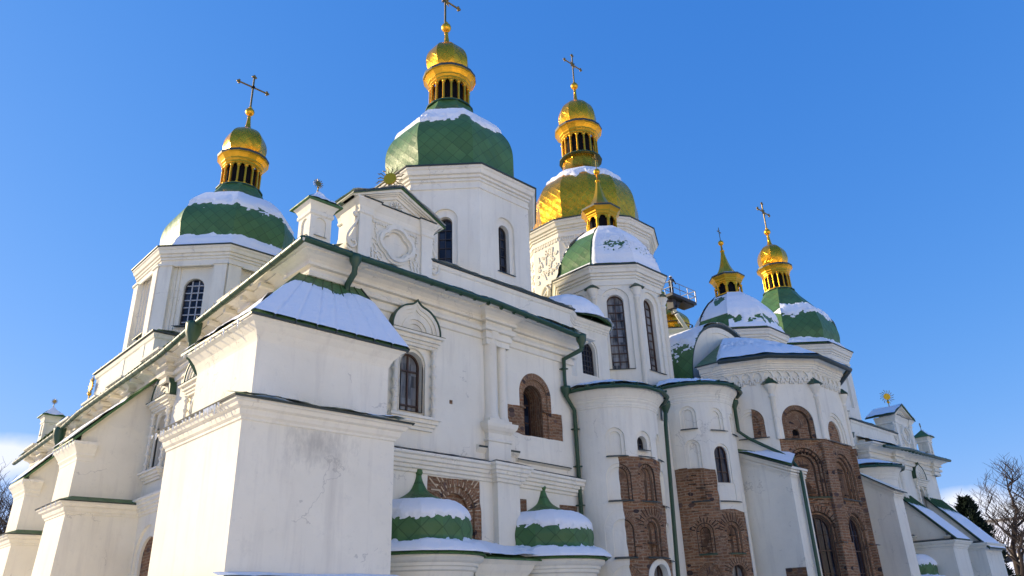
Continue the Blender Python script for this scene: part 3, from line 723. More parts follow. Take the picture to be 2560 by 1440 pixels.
    reg += [R_(quatre(gx, cz, .76, .70), -.08), R_(quatre(gx, cz, .69, .63), -.17), R_(quatre(gx, cz, .58, .52), -.05), R_(quatre(gx, cz, .50, .45, 64, .22), .06), R_(quatre(gx, cz, .44, .40, 64, .24), .03)]
    panel(mb, g, rect(gx - 1.05, gx + 1.05, 12.5, 14.15), reg)
    for a in (gx - 1.52, gx + 1.05): mb.box(a, a + .47, y - .10, y + .2, 11.9, 14.2)
    mb.box(gx - 1.7, gx + 1.7, y - .04, y + .4, 11.9, 12.5)
    mb.box(gx - 1.5, gx + 1.5, y + .1, y + 1.25, 12.3, 14.3)
    ent = [(0, 14.08), (.05, 14.12), (.05, 14.2), (.02, 14.23), (.06, 14.36), (.14, 14.46), (.22, 14.55), (.22, 14.6), (0, 14.62)]
    mb.sweep([(gx - 1.52, y + 1.25), (gx - 1.52, y - .10), (gx - 1.05, y - .10), (gx - 1.05, y), (gx + 1.05, y), (gx + 1.05, y - .10), (gx + 1.52, y - .10), (gx + 1.52, y + 1.25)], ent, 0)
    za, zb_ = 15.52, 14.62; hw = 1.95
    tri = [(gx - 1.55, 14.6), (gx + 1.55, 14.6), (gx, 15.34)]
    treg = [R_([(gx - 1.2, 14.66), (gx + 1.2, 14.66), (gx, 15.2)], .06), R_([(gx + .29 * cos(2 * pi * i / 28), 14.87 + .24 * sin(2 * pi * i / 28)) for i in range(28)], .0)]
    for i in range(12):
        a = 2 * pi * i / 12 + .2; treg.append(R_(stroke([(gx + q * .25 * cos(a), 14.87 + q * .21 * sin(a)) for q in (.2, .4, .6, .8, 1)], .045), .06))
    for sx in (-1, 1):
        for k, (ox, oz) in enumerate(((.45, 14.76), (.6, 14.82), (.78, 14.74), (.95, 14.72))): treg.append(R_(spiral((gx + sx * ox, oz), .06, .02, 1.2, k, .035, 14), .0))
    panel(mb, fplane((0, y - .02), (1, y - .02)), tri, treg)
    for sx in (-1, 1):                                   # raking mouldings
        for o, d0, d1 in ((.0, -.08, .12), (.09, -.16, .2), (.17, -.24, .26)):
            e = [(gx + sx * (1.6 + o), 14.6), (gx, 15.32 + o * .55), (gx, 15.42 + o * .6), (gx + sx * (1.78 + o), 14.6)]
            P = [[(s, y + d, z) for s, z in e] for d in (d0, .5)]
            mb.poly(P[0]); [mb.poly([P[0][i], P[0][(i + 1) % 4], P[1][(i + 1) % 4], P[1][i]]) for i in range(4)]
    # scroll brackets either side and the wavy flank
    for sx in (-1, 1):
        c = gx + sx * 1.72
        P = spline([(0, 14.05), (.07, 13.98), (.12, 14.05), (.04, 14.12), (-.02, 14.0), (.02, 13.75), (.14, 13.5), (.26, 13.2), (.26, 12.92), (.12, 12.8), (.0, 12.9), (.04, 13.05), (.14, 13.02)], 4)
        mb.tube([(c - sx * .17 + sx * x * 1.25, y + .0, z) for x, z in P], .045, 6)
        mb.prism([(gx + sx * (1.52 + q), y + .03, z) for q, z in spline([(.0, 14.1), (.1, 13.9), (.06, 13.7), (.2, 13.3), (.36, 13.0), (.34, 12.75), (.1, 12.62), (.0, 12.62)], 4)], (0, .16, 0))
    sx = -1
    fl = spline([(y + .2, 14.45), (y + .95, 14.45), (y + .9, 14.1), (y + .78, 13.9), (y + .98, 13.6), (y + 1.12, 13.3), (y + .95, 13.0), (y + 1.2, 12.7), (y + 1.05, 12.4)], 4) + [(y + .05, 12.4), (y + .05, 14.45)]
    mb.prism([(gx - 1.62, q, z) for q, z in fl], (.12, 0, 0))
    gb = part('gable', mb, PL, CA)
    mb = MB(T); yb = y + 1.75; yf = y - .34
    for sx in (-1, 1):
        e0 = (gx + sx * hw, zb_ - .03); a0 = (gx, za + .02)
        for dz_ in (0, .06): mb.poly([(e0[0], yf, e0[1] + dz_), (a0[0], yf, a0[1] + dz_), (a0[0], yb, a0[1] + dz_), (e0[0], yb, e0[1] + dz_)], 0)
        mb.poly([(e0[0], yf, e0[1]), (a0[0], yf, a0[1]), (a0[0], yf, a0[1] + .06), (e0[0], yf, e0[1] + .06)], 1)
        mb.poly([(e0[0], yf, e0[1]), (e0[0], yb, e0[1]), (e0[0], yb, e0[1] + .06), (e0[0], yf, e0[1] + .06)], 1)
    mb.sweep([(gx - 1.52, y - .10), (gx - 1.05, y - .10), (gx - 1.05, y), (gx + 1.05, y), (gx + 1.05, y - .10), (gx + 1.52, y - .10)], [(.1, 14.62), (.27, 14.60), (.27, 14.63), (0, 14.66)], 1)
    part('gable_roof', mb, [GREEN, DKMET], gb)
    sunburst(T, (gx + .05, y + .55, za + .82), .235, gb, 'y', -1 if mir else 1)
    for sx in (-1, 1):
        def P3(u, v, sx=sx): return (gx + sx * lerp(0, hw, u), lerp(yf, yb, v), lerp(za, zb_, u) + .08), (sx * .4, 0, .9)
        snow_shell(P3, lambda u, v, p: .04 + .05 * fbm(p, 1.5, 2), 10, 8, T)
    gable_turret(T, -.40, .33, -.18, .55, 12.2, CA)
    # snow on string course
    def P4(u, v): return (lerp(1.3, 8.0, u), lerp(-.33, 0, v) - (.26 if u > .86 else 0), lerp(6.34, 6.46, v) - .08 * u), (0, -.3, .95)
    snow_shell(P4, lambda u, v, p: .03 - .09 * v + .07 * fbm(p, 1.1, 4), 60, 5, T)
    return w

gallery(None, False)
gallery(mirror(-.85), True)

# low apses under the gallery fronts, with little green domes
def low_apse(T, cx, r, dz=0.0):
    mb = MB(T); R = r + .02
    pr = [(R, 0), (R, 2.55), (R + .05, 2.57), (R + .05, 2.66), (R + .0, 2.68), (R + .02, 2.8), (R + .1, 2.84), (R + .1, 2.92), (R + .16, 2.95), (R + .16, 3.02), (R + .25, 3.08), (R + .32, 3.16), (R + .32, 3.22), (R - .2, 3.24)]
    for k in range(len(pr) - 1): mb.lathe(cx, 0, [(a, z + dz) for a, z in pr[k:k + 2]], 40, 0, pi, 2 * pi)
    a = part('low_apse', mb, PL, CA)
    dp = [(r + .40, 3.22), (r + .40, 3.27), (r + .15, 3.50), (r - .02, 3.72), (r, 3.95), (r - .02, 4.15), (r - .14, 4.42), (r - .38, 4.64), (r - .72, 4.82), (r * .42, 4.92), (r * .29, 5.03), (.30, 5.16), (.19, 5.34), (.115, 5.52), (.085, 5.66)]
    dp = [(a_, lerp(3.22, z, 1)) for a_, z in spline([(q, z + dz) for q, z in dp], 3)]
    mb = MB(T); mb.lathe_poly(lambda z: (cx, 0), dp, 16, -pi / 2, 0, 2, True, [k % 16 for k in range(-4, 5)])
    mb.lathe(cx, -.02, [(.001, 5.60 + dz), (.08, 5.63 + dz), (.125, 5.72 + dz), (.10, 5.81 + dz), (.001, 5.86 + dz)], 14, 0)
    part('small_dome', mb, GREEN, a)
    for k in range(-4, 5):
        ang = k / 16 * 2 * pi
        def m(u, v, p):
            z = p[2] - dz; n = fbm(p, 1.5, 2.0); n2 = fbm(p, 5, 2.0)
            skirt = (3.66 - z) * .9 + .10 * n + .05 * n2
            e = abs((p[0] - cx + .25) / r)
            cap = min((z - 4.24) * 1.0 + .11 * n + .12 * n2, (4.83 - z) * 1.0 + .05 * n, (.90 - e) * .5 + .06 * n2, (p[0] - cx + r * .72 + .5 * (p[1] + r)) * .4 + .06 * n2)
            return max(min(skirt, .16), min(cap, .10)) if cap > -.5 else min(skirt, .16)
        dome_snow(lambda z: (cx, 0), dp, 16, -pi / 2, k, m, T, 10, 70)
for T in (None, mirror(-.6)):
    low_apse(T, 4.0, 1.62); low_apse(T, 9.42, 1.66)
    mb = MB(T); mb.box(5.6, 8.0, -.95, 0, 0, 2.6); mb.sweep([(5.4, -.95), (7.6, -.95), (7.6, 0)], [(0, 2.55), (.05, 2.6), (.05, 2.7), (.0, 2.75), (.1, 2.9), (.16, 3.05), (.3, 3.2), (0, 3.22)], 0)
    part('low_wall', mb, PL, CA)
    mb = MB(T); mb.poly([(5.3, -1.3, 3.24), (8.2, -1.3, 3.2), (8.2, .0, 3.62), (5.3, 0, 4.0)]); mb.poly([(5.3, -1.3, 3.24), (8.2, -1.3, 3.2), (8.2, -1.3, 3.15), (5.3, -1.3, 3.19)])
    part('low_roof', mb, GREEN, CA)
    def P(u, v): return (lerp(5.3, 8.2, u), lerp(-1.34, 0, v), lerp(lerp(3.26, 4.02, v), lerp(3.22, 3.64, v), u)), (0, -.4, .9)
    snow_shell(P, lambda u, v, p: .10 - .28 * max(0, v - .45 - .2 * u) + .07 * fbm(p, 1.4), 24, 14, T)

# ------------------------------------------------------------------ sunlit side wall (faces -x)
fl_ = lambda s, z, d: (d, s, z)
mb = MB()
reg = []
for c in (7.9, 11.15):
    reg += [R_(rect(c - .62, c + .62, 7.07, 9.63), 0, hole=True), R_(arch(c, 7.25, .86, 1.95), .36, hole=True, rm=0)]
reg += [R_(arch(10.9, 1.5, 2.2, 3.6), .1), R_(arch(10.9, 1.5, 1.6, 3.2), .2, 1)]
panel(mb, fl_, rect(0, 31.1, 0, 11.2), reg)
mb.poly([(0, 31.1, 0), (20, 31.1, 0), (20, 31.1, 11), (0, 31.1, 11)])
sw = part('side_wall', mb, [PL, BRICK], CA)
for c in (7.9, 11.15):
    window_frame(None, fl_, c, -.35, sw)
    part('window', window_mesh(None, fl_, c, 7.25, .86, 1.95, .22, [0], [.70, .12], .06, .05, (0, 1, 0)), [FRAME, GLASSC], sw)
mb = MB(); mb.sweep([(0, 31.1, -.5), (0, 1.0, -.1)], STR, 0, mats=[0] * 10 + [1]); part('string_course', mb, [PL, DKMET], CA)
for k in range(23):                                      # little brackets under the eaves
    y_ = 2.2 + k * 1.27; z_ = 11.62 - .035 * y_; mb = MB()
    mb.box(-.72, -.05, y_ - .09, y_ + .09, z_ - .14, z_); part('eaves_bracket', mb, PL, CA)
GZ = lambda y_: float(np.interp(y_, [-.9, 6.6, 9.8, 19.7, 23, 32], [11.80, 11.42, 11.12, 10.95, 10.62, 10.4]))
mb = MB(); pts = [(-.94, y_, GZ(y_)) for y_ in (-.92, 2, 4.5, 6.6, 6.9, 8.4, 9.8, 13, 16.5, 19.7, 21.5, 23, 26, 29, 31.3)]
mb.tube(pts, .105, 8)
y_ = -.4
while y_ < 31.2:
    mb.tube([(-.94, y_ - .015, GZ(y_)), (-.94, y_ + .015, GZ(y_))], .114, 8, 1); mb.tube([(-.98, y_, GZ(y_) + .1), (-.98, y_, GZ(y_) + .2)], .015, 5, 1); y_ += .68
part('gutter', mb, [PAINT, DKMET], CA)
for yy in (6.7, 22.5):
    mb = MB(); z = GZ(yy)
    mb.lathe(-.94, yy, [(.001, z - 1.3), (.10, z - 1.28), (.10, z - .72), (.13, z - .66), (.26, z - .34), (.28, z - .02), (.28, z + .06), (.001, z + .06)], 16)
    mb.tube([(-.94, yy, z - 1.2), (-.6, yy, z - 1.7), (-.12, yy, z - 2.0), (-.12, yy, 4)], .095, 8)
    part('downpipe', mb, PAINT, CA)
mb = MB(); mb.sweep([(0, 31.3, -1.0), (0, 0, 0)], [(.82, 11.84), (-.9, 12.6)], 0, caps=False); part('eaves_roof', mb, GREEN, CA)
# attic over the side wall, below the tower
mb = MB(); mb.box(.4, 6, 15.1, 23.2, 11.5, 13.85); mb.sweep([(6, 23.2), (.4, 23.2), (.4, 15.1), (6, 15.1)], [(0, 13.6), (.06, 13.66), (.1, 13.8), (.1, 13.86)], 0)
at = part('attic_wall', mb, PL, CA)
mb = MB(); mb.sweep([(6, 23.2), (.4, 23.2), (.4, 15.1), (6, 15.1)], [(0, 13.86), (.2, 13.88), (.2, 13.94), (-1.2, 14.1)], 0, mats=[1, 1, 0])
for k in range(12): mb.tube([(.25, 15.4 + k * .68, 13.95), (.25, 15.4 + k * .68, 14.06)], .02, 5, 1)
part('attic_coping', mb, [GREEN, DKMET], at)
def P(u, v): return (lerp(.45, 5, u), lerp(14.92, 16.2, v), 13.98 + .1 * v), (0, -.1, 1)
snow_shell(P, lambda u, v, p: .05 + .05 * fbm(p, 1.2), 20, 8)
sunburst(None, (.22, 23.3, 13.25), .24, CA, 'x')
gable_turret(None, -.1, .62, 30.3, 31.05, 11.75, CA)

# ------------------------------------------------------------------ buttresses
UPC = [(0, 0), (.02, .06), (.10, .22), (.24, .38), (.34, .44), (.34, .50), (0, .52)]     # cove under the eaves
MIDC = [(0, 0), (.04, .02), (.04, .07), (.10, .12), (.13, .20), (.13, .24), (.22, .28), (.26, .36), (.32, .38), (.32, .45), (0, .47)]
def prof(p, z): return [(o, q + z) for o, q in p]
def icicle(x, y, z, L):
    return (x, y, z, L)
ICI = []
# the big corner buttress with a hipped roof
mb = MB()
x0, x1, y0, y1 = -2.93, 1.22, -2.66, 1.75
mb.box(x0, x1, y0, y1, 0, 5.9, 1)
mb.sweep([(x0, y1), (x0, y0), (x1, y0), (x1, .2)], prof(MIDC, 5.85), 0)
X0, X1, Y0, Y1 = -2.66, 1.12, -2.42, 1.1
mb.box(X0, X1, Y0, Y1, 5.9, 8.2)
mb.sweep([(X0, Y1), (X0, Y0), (X1, Y0), (X1, .2)], prof(UPC, 7.88), 0)
mb.box(-3.16, 1.4, -2.9, 2.0, 0, 2.46)
b1 = part('buttress', mb, [PL, PLS], CA)
mb = MB()
mb.sweep([(x0, y1), (x0, y0), (x1, y0), (x1, .2)], [(.36, 6.28), (.38, 6.33), (-.30, 6.52)], 0, mats=[1, 0])
part('ledge_roof', mb, [GREEN, DKMET], b1); mb = MB()
mb.sweep([(-3.16, 2), (-3.16, -2.9), (1.4, -2.9)], [(.06, 2.44), (.08, 2.5), (-.3, 2.58)], 0, mats=[1, 0])
part('ledge_roof', mb, [GREEN, DKMET], b1)
mb = MB()
FL, FR, BL = (-3.04, -2.8, 8.42), (1.52, -2.8, 8.40), (-3.04, 1.45, 8.46)
TL, TR, TB = (-.66, -.32, 10.98), (1.5, -.22, 11.1), (-.30, 1.45, 11.05)
for q in ([FL, FR, TR, TL], [BL, FL, TL, TB], [FR, (1.5, 0, 8.4), TR]): mb.poly(q, 0)
dn = lambda p: (p[0], p[1], p[2] - .06)
for a, b in ((FL, FR), (BL, FL)): mb.poly([a, b, dn(b), dn(a)], 1)
mb.poly([dn(FL), dn(FR), (1.5, 0, 8.34), (-2, 1.45, 8.38)], 1)
mb.tube([FR, TR], .035, 6, 1); mb.tube([FL, TL], .03, 6, 0)
for k in range(1, 8):
    a = lerp(np.array(FL), np.array(FR), k / 8); b = lerp(np.array(TL), np.array(TR), k / 8); nrm = np.array((0, -.72, .69)) * .015
    mb.tube([a + nrm, b + nrm], .018, 5, 0)
    mb.box(a[0] - .015, a[0] + .015, a[1] - .03, a[1] + .02, a[2] - .06, a[2] + .05, 1)
part('buttress_roof', mb, [GREEN, DKMET], b1)
def P(u, v):
    a = lerp(np.array(FL), np.array(FR), u); b = lerp(np.array(TL), np.array(TR), u); return tuple(lerp(a, b, v)), (0, -.72, .69)
def m(u, v, p):
    seam = abs((u * 8) % 1 - .5)
    return min(.085, (.80 + .05 * sin(u * 9) + .05 * fbm(p, 2) - v - 1.4 * max(0, .06 - u) - .5 * max(0, u - .96)) * .9) - (.025 if seam > .46 else 0)
snow_shell(P, m, 96, 40)
def P(u, v):
    a = lerp(np.array(BL), np.array(FL), u); b = lerp(np.array(TB), np.array(TL), u); return tuple(lerp(a, b, v)), (-.74, 0, .67)
snow_shell(P, lambda u, v, p: .05 + .06 * fbm(p, 1.2, 3) - .3 * max(0, v - .35), 40, 24)
def P(u, v): return (lerp(-3.3, 1.5, u), lerp(-3.02, -2.44, v), lerp(6.34, 6.5, v)), (0, -.3, .95)
snow_shell(P, lambda u, v, p: .05 - .05 * v + .08 * fbm(p, 1.0, 8), 60, 8)
def P(u, v): return (lerp(-3.2, 1.4, u), lerp(-2.97, -2.66, v), lerp(2.5, 2.58, v)), (0, -.2, .97)
snow_shell(P, lambda u, v, p: .06 + .03 * fbm(p, 1.0, 8), 40, 6)
for k in range(9): ICI.append((-3.06, 1.2 - k * .42 + random.uniform(-.1, .1), 8.38, random.uniform(.08, .24)))
for k in range(16): ICI.append((-3.3, -2.2 + k * .27 + random.uniform(-.1, .1), 6.28, random.uniform(.06, .22)))
for k in range(6): ICI.append((-3.3, -2.0 + k * .12, 6.28, random.uniform(.1, .25)))

def side_buttress(ya, yb, xe, ze, zt, zl, xl, xu):
    """buttress standing out from the sunlit wall: battered base, ledge, upper block, lean-to roof"""
    mb = MB()
    mb.hexa([(xl - .02, ya - .02, 0), (xl - .02, yb, 0), (.3, yb, 0), (.3, ya - .02, 0)], [(xl + .22, ya + .05, zl - .4), (xl + .22, yb - .05, zl - .4), (.3, yb - .05, zl - .4), (.3, ya + .05, zl - .4)])
    xa = xl + .22
    mb.sweep([(.0, yb - .05), (xa, yb - .05), (xa, ya + .05), (.0, ya + .05)], prof(MIDC, zl - .44), 0)
    u = [(xu - .06, ya + .2, zl - .1), (xu - .06, yb - .2, zl - .1), (.3, yb - .2, zl - .1), (.3, ya + .2, zl - .1)]
    sl = (zt - ze) / (0 - xe); zu = ze - .18
    mb.hexa(u, [(xu, ya + .24, zu), (xu, yb - .24, zu), (.3, yb - .24, zu), (.3, ya + .24, zu)])
    for y_ in (ya + .24, yb - .24): mb.poly([(xu, y_, zu - .02), (.2, y_, zu - .02), (.2, y_, zt - .06), (xu, y_, ze + sl * (xu - xe) - .06)])
    mb.sweep([(xu + .55, yb - .24), (xu, yb - .24), (xu, ya + .24), (xu + .55, ya + .24)], [(0, ze - .75), (.03, ze - .73), (.03, ze - .62), (.09, ze - .52), (.09, ze - .46), (.2, ze - .26), (.27, ze - .16), (.27, ze - .06), (0, ze - .04)], 0)
    for o, z in ((.03, .30), (.03, .16)):                                      # mouldings following the verge
        mb.prism([(xu, ya + .24 - o, ze + sl * (xu - xe) - z), (.2, ya + .24 - o, zt - z), (.2, ya + .24 - o, zt - z + .06), (xu, ya + .24 - o, ze + sl * (xu - xe) - z + .06)], (0, .1, 0))
    b = part('buttress', mb, PL, CA)
    mb = MB()
    E0, E1, T0, T1 = (xe, ya - .02, ze), (xe, yb + .02, ze), (.1, ya - .02, zt), (.1, yb + .02, zt)
    mb.poly([E1, E0, T0, T1]); mb.poly([E0, T0, dn(dn(T0)), dn(dn(E0))]); mb.poly([E1, E0, dn(E0), dn(E1)]); mb.poly([dn(E1), dn(E0), dn(T0), dn(T1)])
    part('buttress_roof', mb, [GREEN, DKMET], b); mb = MB()
    mb.sweep([(.0, yb - .05), (xa, yb - .05), (xa, ya + .05), (.0, ya + .05)], [(.34, zl - .02), (.37, zl + .02), (-.26, zl + .26)], 0, mats=[1, 0])
    part('ledge_roof', mb, [GREEN, DKMET], b)
    def P(u, v): return (lerp(xe, 0, v), lerp(ya, yb, u), lerp(ze, zt, v)), (-.75, 0, .66)
    snow_shell(P, lambda u, v, p: min(.09, (.55 - v) * .4 + .07 * fbm(p, 1.4)), 16, 24)
    for k in range(7): ICI.append((xe, lerp(ya, yb, k / 6.5), ze - .05, random.uniform(.08, .3)))
    for k in range(4): ICI.append((xa - .36, lerp(ya + .1, yb - .4, k / 3.5), zl - .03, random.uniform(.06, .18)))
side_buttress(12.1, 14.75, -2.75, 8.13, 11.2, 5.9, -2.72, -2.42)
side_buttress(20.0, 22.4, -2.5, 7.88, 10.75, 5.5, -2.62, -2.26)

# slab buttresses between the apses
def slab(xa, xb, yo, zo, sl, xe, xr, label=None):
    """thin wall standing out towards -y with a sloping top; zo = top at y=yo"""
    mb = MB(); Zt = lambda y: zo + sl * (y - yo)
    mb.prism([(xa, yo, 0), (xa, yo, zo - .1), (xa, 0, Zt(0) - .1), (xa, 0, 0)], (xb - xa, 0, 0))
    for o, z0, z1 in ((.05, -.46, -.38), (.09, -.38, -.30), (.05, -.30, -.26), (.14, -.26, -.16), (.20, -.16, -.06)):
        mb.prism([(xa - o, yo - o, zo + z0), (xa - o, yo - o, zo + z1), (xa - o, 0, Zt(0) + z1), (xa - o, 0, Zt(0) + z0)], (xb - xa + o, 0, 0))
    return mb
mb = slab(21.0, 22.3, -3.5, 7.12, .435, 20.75, 22.3)
panel(mb, lambda s, z, d: (20.985 + d, s, z), rect(-3.49, -2.58, 2.2, 3.05), [R_(rect(-3.47, -2.6, 2.21, 3.03), .01, 1)], 1)
b4 = part('buttress', mb, [PL, BRICKD], CA)
mb = MB(); q = [(20.72, .4, 8.80), (20.72, -3.78, 7.06), (22.3, -3.25, 7.72), (22.3, .4, 9.62)]
mb.poly(q); mb.poly([q[0], q[1], dn(q[1]), dn(q[0])], 1); mb.poly([q[1], q[2], dn(q[2]), dn(q[1])], 1); mb.poly([dn(p) for p in q], 1)
part('buttress_roof', mb, [GREEN, DKMET], b4)
def P(u, v):
    a = lerp(np.array(q[0]), np.array(q[1]), u); b = lerp(np.array(q[3]), np.array(q[2]), u); return tuple(lerp(a, b, v)), (-.42, -.35, .83)
snow_shell(P, lambda u, v, p: min(.10, (u - .42 - .75 * v * (1 - u) * 1.6) * .9 + .05 * fbm(p, 2)), 40, 16)
mb = slab(30.0, 31.2, -4.2, 6.85, .62, 29.75, 31.2); b5 = part('buttress', mb, PL, CA)
mb = MB(); q2 = [(29.75, .3, 9.68), (29.75, -4.45, 6.74), (31.3, -4.45, 6.68), (31.3, .3, 9.6)]
mb.poly(q2); mb.poly([q2[0], q2[1], dn(q2[1]), dn(q2[0])], 1); mb.poly([dn(p) for p in q2], 1); mb.poly([q2[1], q2[2], dn(q2[2]), dn(q2[1])], 1)
part('buttress_roof', mb, [GREEN, DKMET], b5)

# buttresses of the far gallery front, lean-to roofs sloping towards -y
for xa, xb, yo, ze, zt in ((42.0, 44.5, -2.88, 5.0, 8.05), (47.0, 50.4, -3.16, 4.62, 8.2)):
    mb = MB(); sl = (zt - ze) / -yo
    yf = yo + .55; zf = ze + sl * (yf - yo) - .08
    mb.prism([(xa + .2, yf, 2), (xa + .2, yf, zf), (xa + .2, 0, zt - .08), (xa + .2, 0, 2)], (xb - xa - .4, 0, 0))
    mb.box(xa, xb, yo + .3, 0, 0, 4.55)
    mb.sweep([(xa, 0), (xa, yo + .3), (xb, yo + .3), (xb, 0)], prof(MIDC, 4.5), 0)
    mb.sweep([(xa + .2, yf + .1), (xa + .2, yf), (xb - .2, yf)], [(0, ze - .1), (.1, ze + .0), (.3, ze + .22), (0, ze + .3)], 0)
    b = part('buttress', mb, PL, CA)
    mb = MB(); E0, E1, T0, T1 = (xa, yo, ze), (xb, yo, ze), (xa, 0, zt), (xb, 0, zt)
    mb.poly([E0, E1, T1, T0]); mb.poly([E0, T0, dn(dn(T0)), dn(dn(E0))], 1); mb.poly([E0, E1, dn(E1), dn(E0)], 1); mb.poly([dn(E0), dn(E1), dn(T1), dn(T0)], 1)
    lm = MB(); lm.sweep([(xa, 0), (xa, yo + .3)], [(.3, 4.94), (.32, 5.0), (-.2, 5.1)], 0); part('ledge_roof', lm, DKMET, b)
    n = int((xb - xa) / .3)
    for k in range(n + 1): mb.tube([(lerp(xa, xb, k / n), yo, ze + .02), (lerp(xa, xb, k / n), 0, zt + .02)], .025, 5, 0)
    part('buttress_roof', mb, [GREEN, DKMET], b)
    def P(u, v): return (lerp(xa, xb, u), lerp(yo, 0, v), lerp(ze, zt, v)), (0, -.72, .69)
    snow_shell(P, lambda u, v, p: min(.07, (.80 - v - .06 * u) * .6 + .02 * fbm(p, 3)), 40, 40)
    mb = MB(); mb.box(xa - .3, xa + .2, -.35, .0, 0, 5.2); mb.box(xa - .34, xa + .2, -.4, .0, 5.2, 5.26)
    part('pilaster', mb, PL, b)

# ------------------------------------------------------------------ apses
ACORN = [(0, -.78), (.03, -.75), (.03, -.70), (.05, -.67), (.05, -.60), (.10, -.52), (.10, -.47), (.13, -.44), (.13, -.40), (.28, -.20), (.34, -.14), (.34, -.05), (0, 0)]
def apse_cornice(mb, cx, cy, r, ze):
    for k in range(len(ACORN) - 1): mb.lathe(cx, cy, [(r + ACORN[j][0], ze + ACORN[j][1]) for j in (k, k + 1)], 48, 0, pi * .93, 2.07 * pi)
def cap_roof(T, cx, cy, R, ze, apex, parent, snow, bulge=.22):
    """low tent roof over an apse: polygonal eave, gutter, snow"""
    n = 9; A = [pi * .95 + 1.10 * pi * k / n for k in range(n + 1)]
    E = [(cx + R * cos(a), cy + R * sin(a), ze) for a in A]
    def pt(a, b, v): e = lerp(np.array(a), np.array(b), v); return e
    mb = MB(T); ap = np.array(apex)
    for i in range(n):
        mb.poly([E[i], E[i + 1], apex], 0); mb.poly([E[i], E[i + 1], (*E[i + 1][:2], ze - .05), (*E[i][:2], ze - .05)], 1)
        mb.poly([(*E[i][:2], ze - .05), (*E[i + 1][:2], ze - .05), (cx, cy, ze - .05)], 1)
    r = part('apse_roof', mb, [GREEN, DKMET], parent)
    mb = MB(T); g = [(cx + (R + .1) * cos(a), cy + (R + .1) * sin(a), ze - .06 - .10 * abs(a - 1.4 * pi) / pi) for a in A]
    mb.tube(g, .075, 8)
    for i in range(n): m_ = lerp(np.array(g[i]), np.array(g[i + 1]), .5); mb.box(m_[0] - .03, m_[0] + .03, m_[1] - .1, m_[1] + .1, m_[2] + .06, m_[2] + .14)
    part('gutter', mb, PAINT, parent)
    def P(u, v):
        x = u * n; i = min(n - 1, int(x)); e = lerp(np.array(E[i]), np.array(E[i + 1]), x - i); p = lerp(e, ap, v); p[2] += bulge * sin(pi * min(1, v * 1.1)) * .8
        d = e - ap; nn = np.array((d[0], d[1], 0)); nn /= np.linalg.norm(nn); return tuple(p), (nn[0] * .45, nn[1] * .45, .88)
    snow_shell(P, snow, 90, 36, T, .3 + bulge)
    return g
def ringline(cx, z0, w, h, m, d, dk, e=.045):
    c = (cx, z0 + h - w / 2, 1.0)
    return [R_(arch(cx, z0, w, h, 18), d, dk), R_(arch(cx, z0, w - 2 * e, h - e, 18), d, m, polar=c)]  # dark rim painted along the niche step as shade, so the relief reads
def niche(cx, z0, w, h, m0=0, m1=0, m2=0, d=.07, e=.13):
    c = (cx, z0 + h - w / 2, 1.0)
    return [R_(arch(cx, z0, w, h, 16), d, m0, rm=m0, polar=c), R_(arch(cx, z0, w - 2 * e, h - e, 14), d * 2, m1, rm=m0, polar=c)]
def niche3(cx, z0, w, h, m, e=.11, d=.06):
    c = (cx, z0 + h - w / 2, 1.0)
    return [R_(arch(cx, z0, w, h, 16), .03, m, polar=c), R_(arch(cx, z0, w - 2 * e, h - e, 14), .03 + d, m, polar=c), R_(arch(cx, z0, w - 4 * e, h - 2 * e, 14), .03 + 2 * d, m)]
def sills(T, f, L, mat, parent):
    for s0, s1, z in L:
        mb = MB(T); k = 5
        for i in range(k):
            a = lerp(s0, s1, i / k); b = lerp(s0, s1, (i + 1) / k)
            mb.poly([f(a, z, -.10), f(b, z, -.10), f(b, z + .05, .05), f(a, z + .05, .05)]); mb.poly([f(a, z - .035, -.10), f(b, z - .035, -.10), f(b, z, -.10), f(a, z, -.10)])
        part('sill', mb, mat, parent)

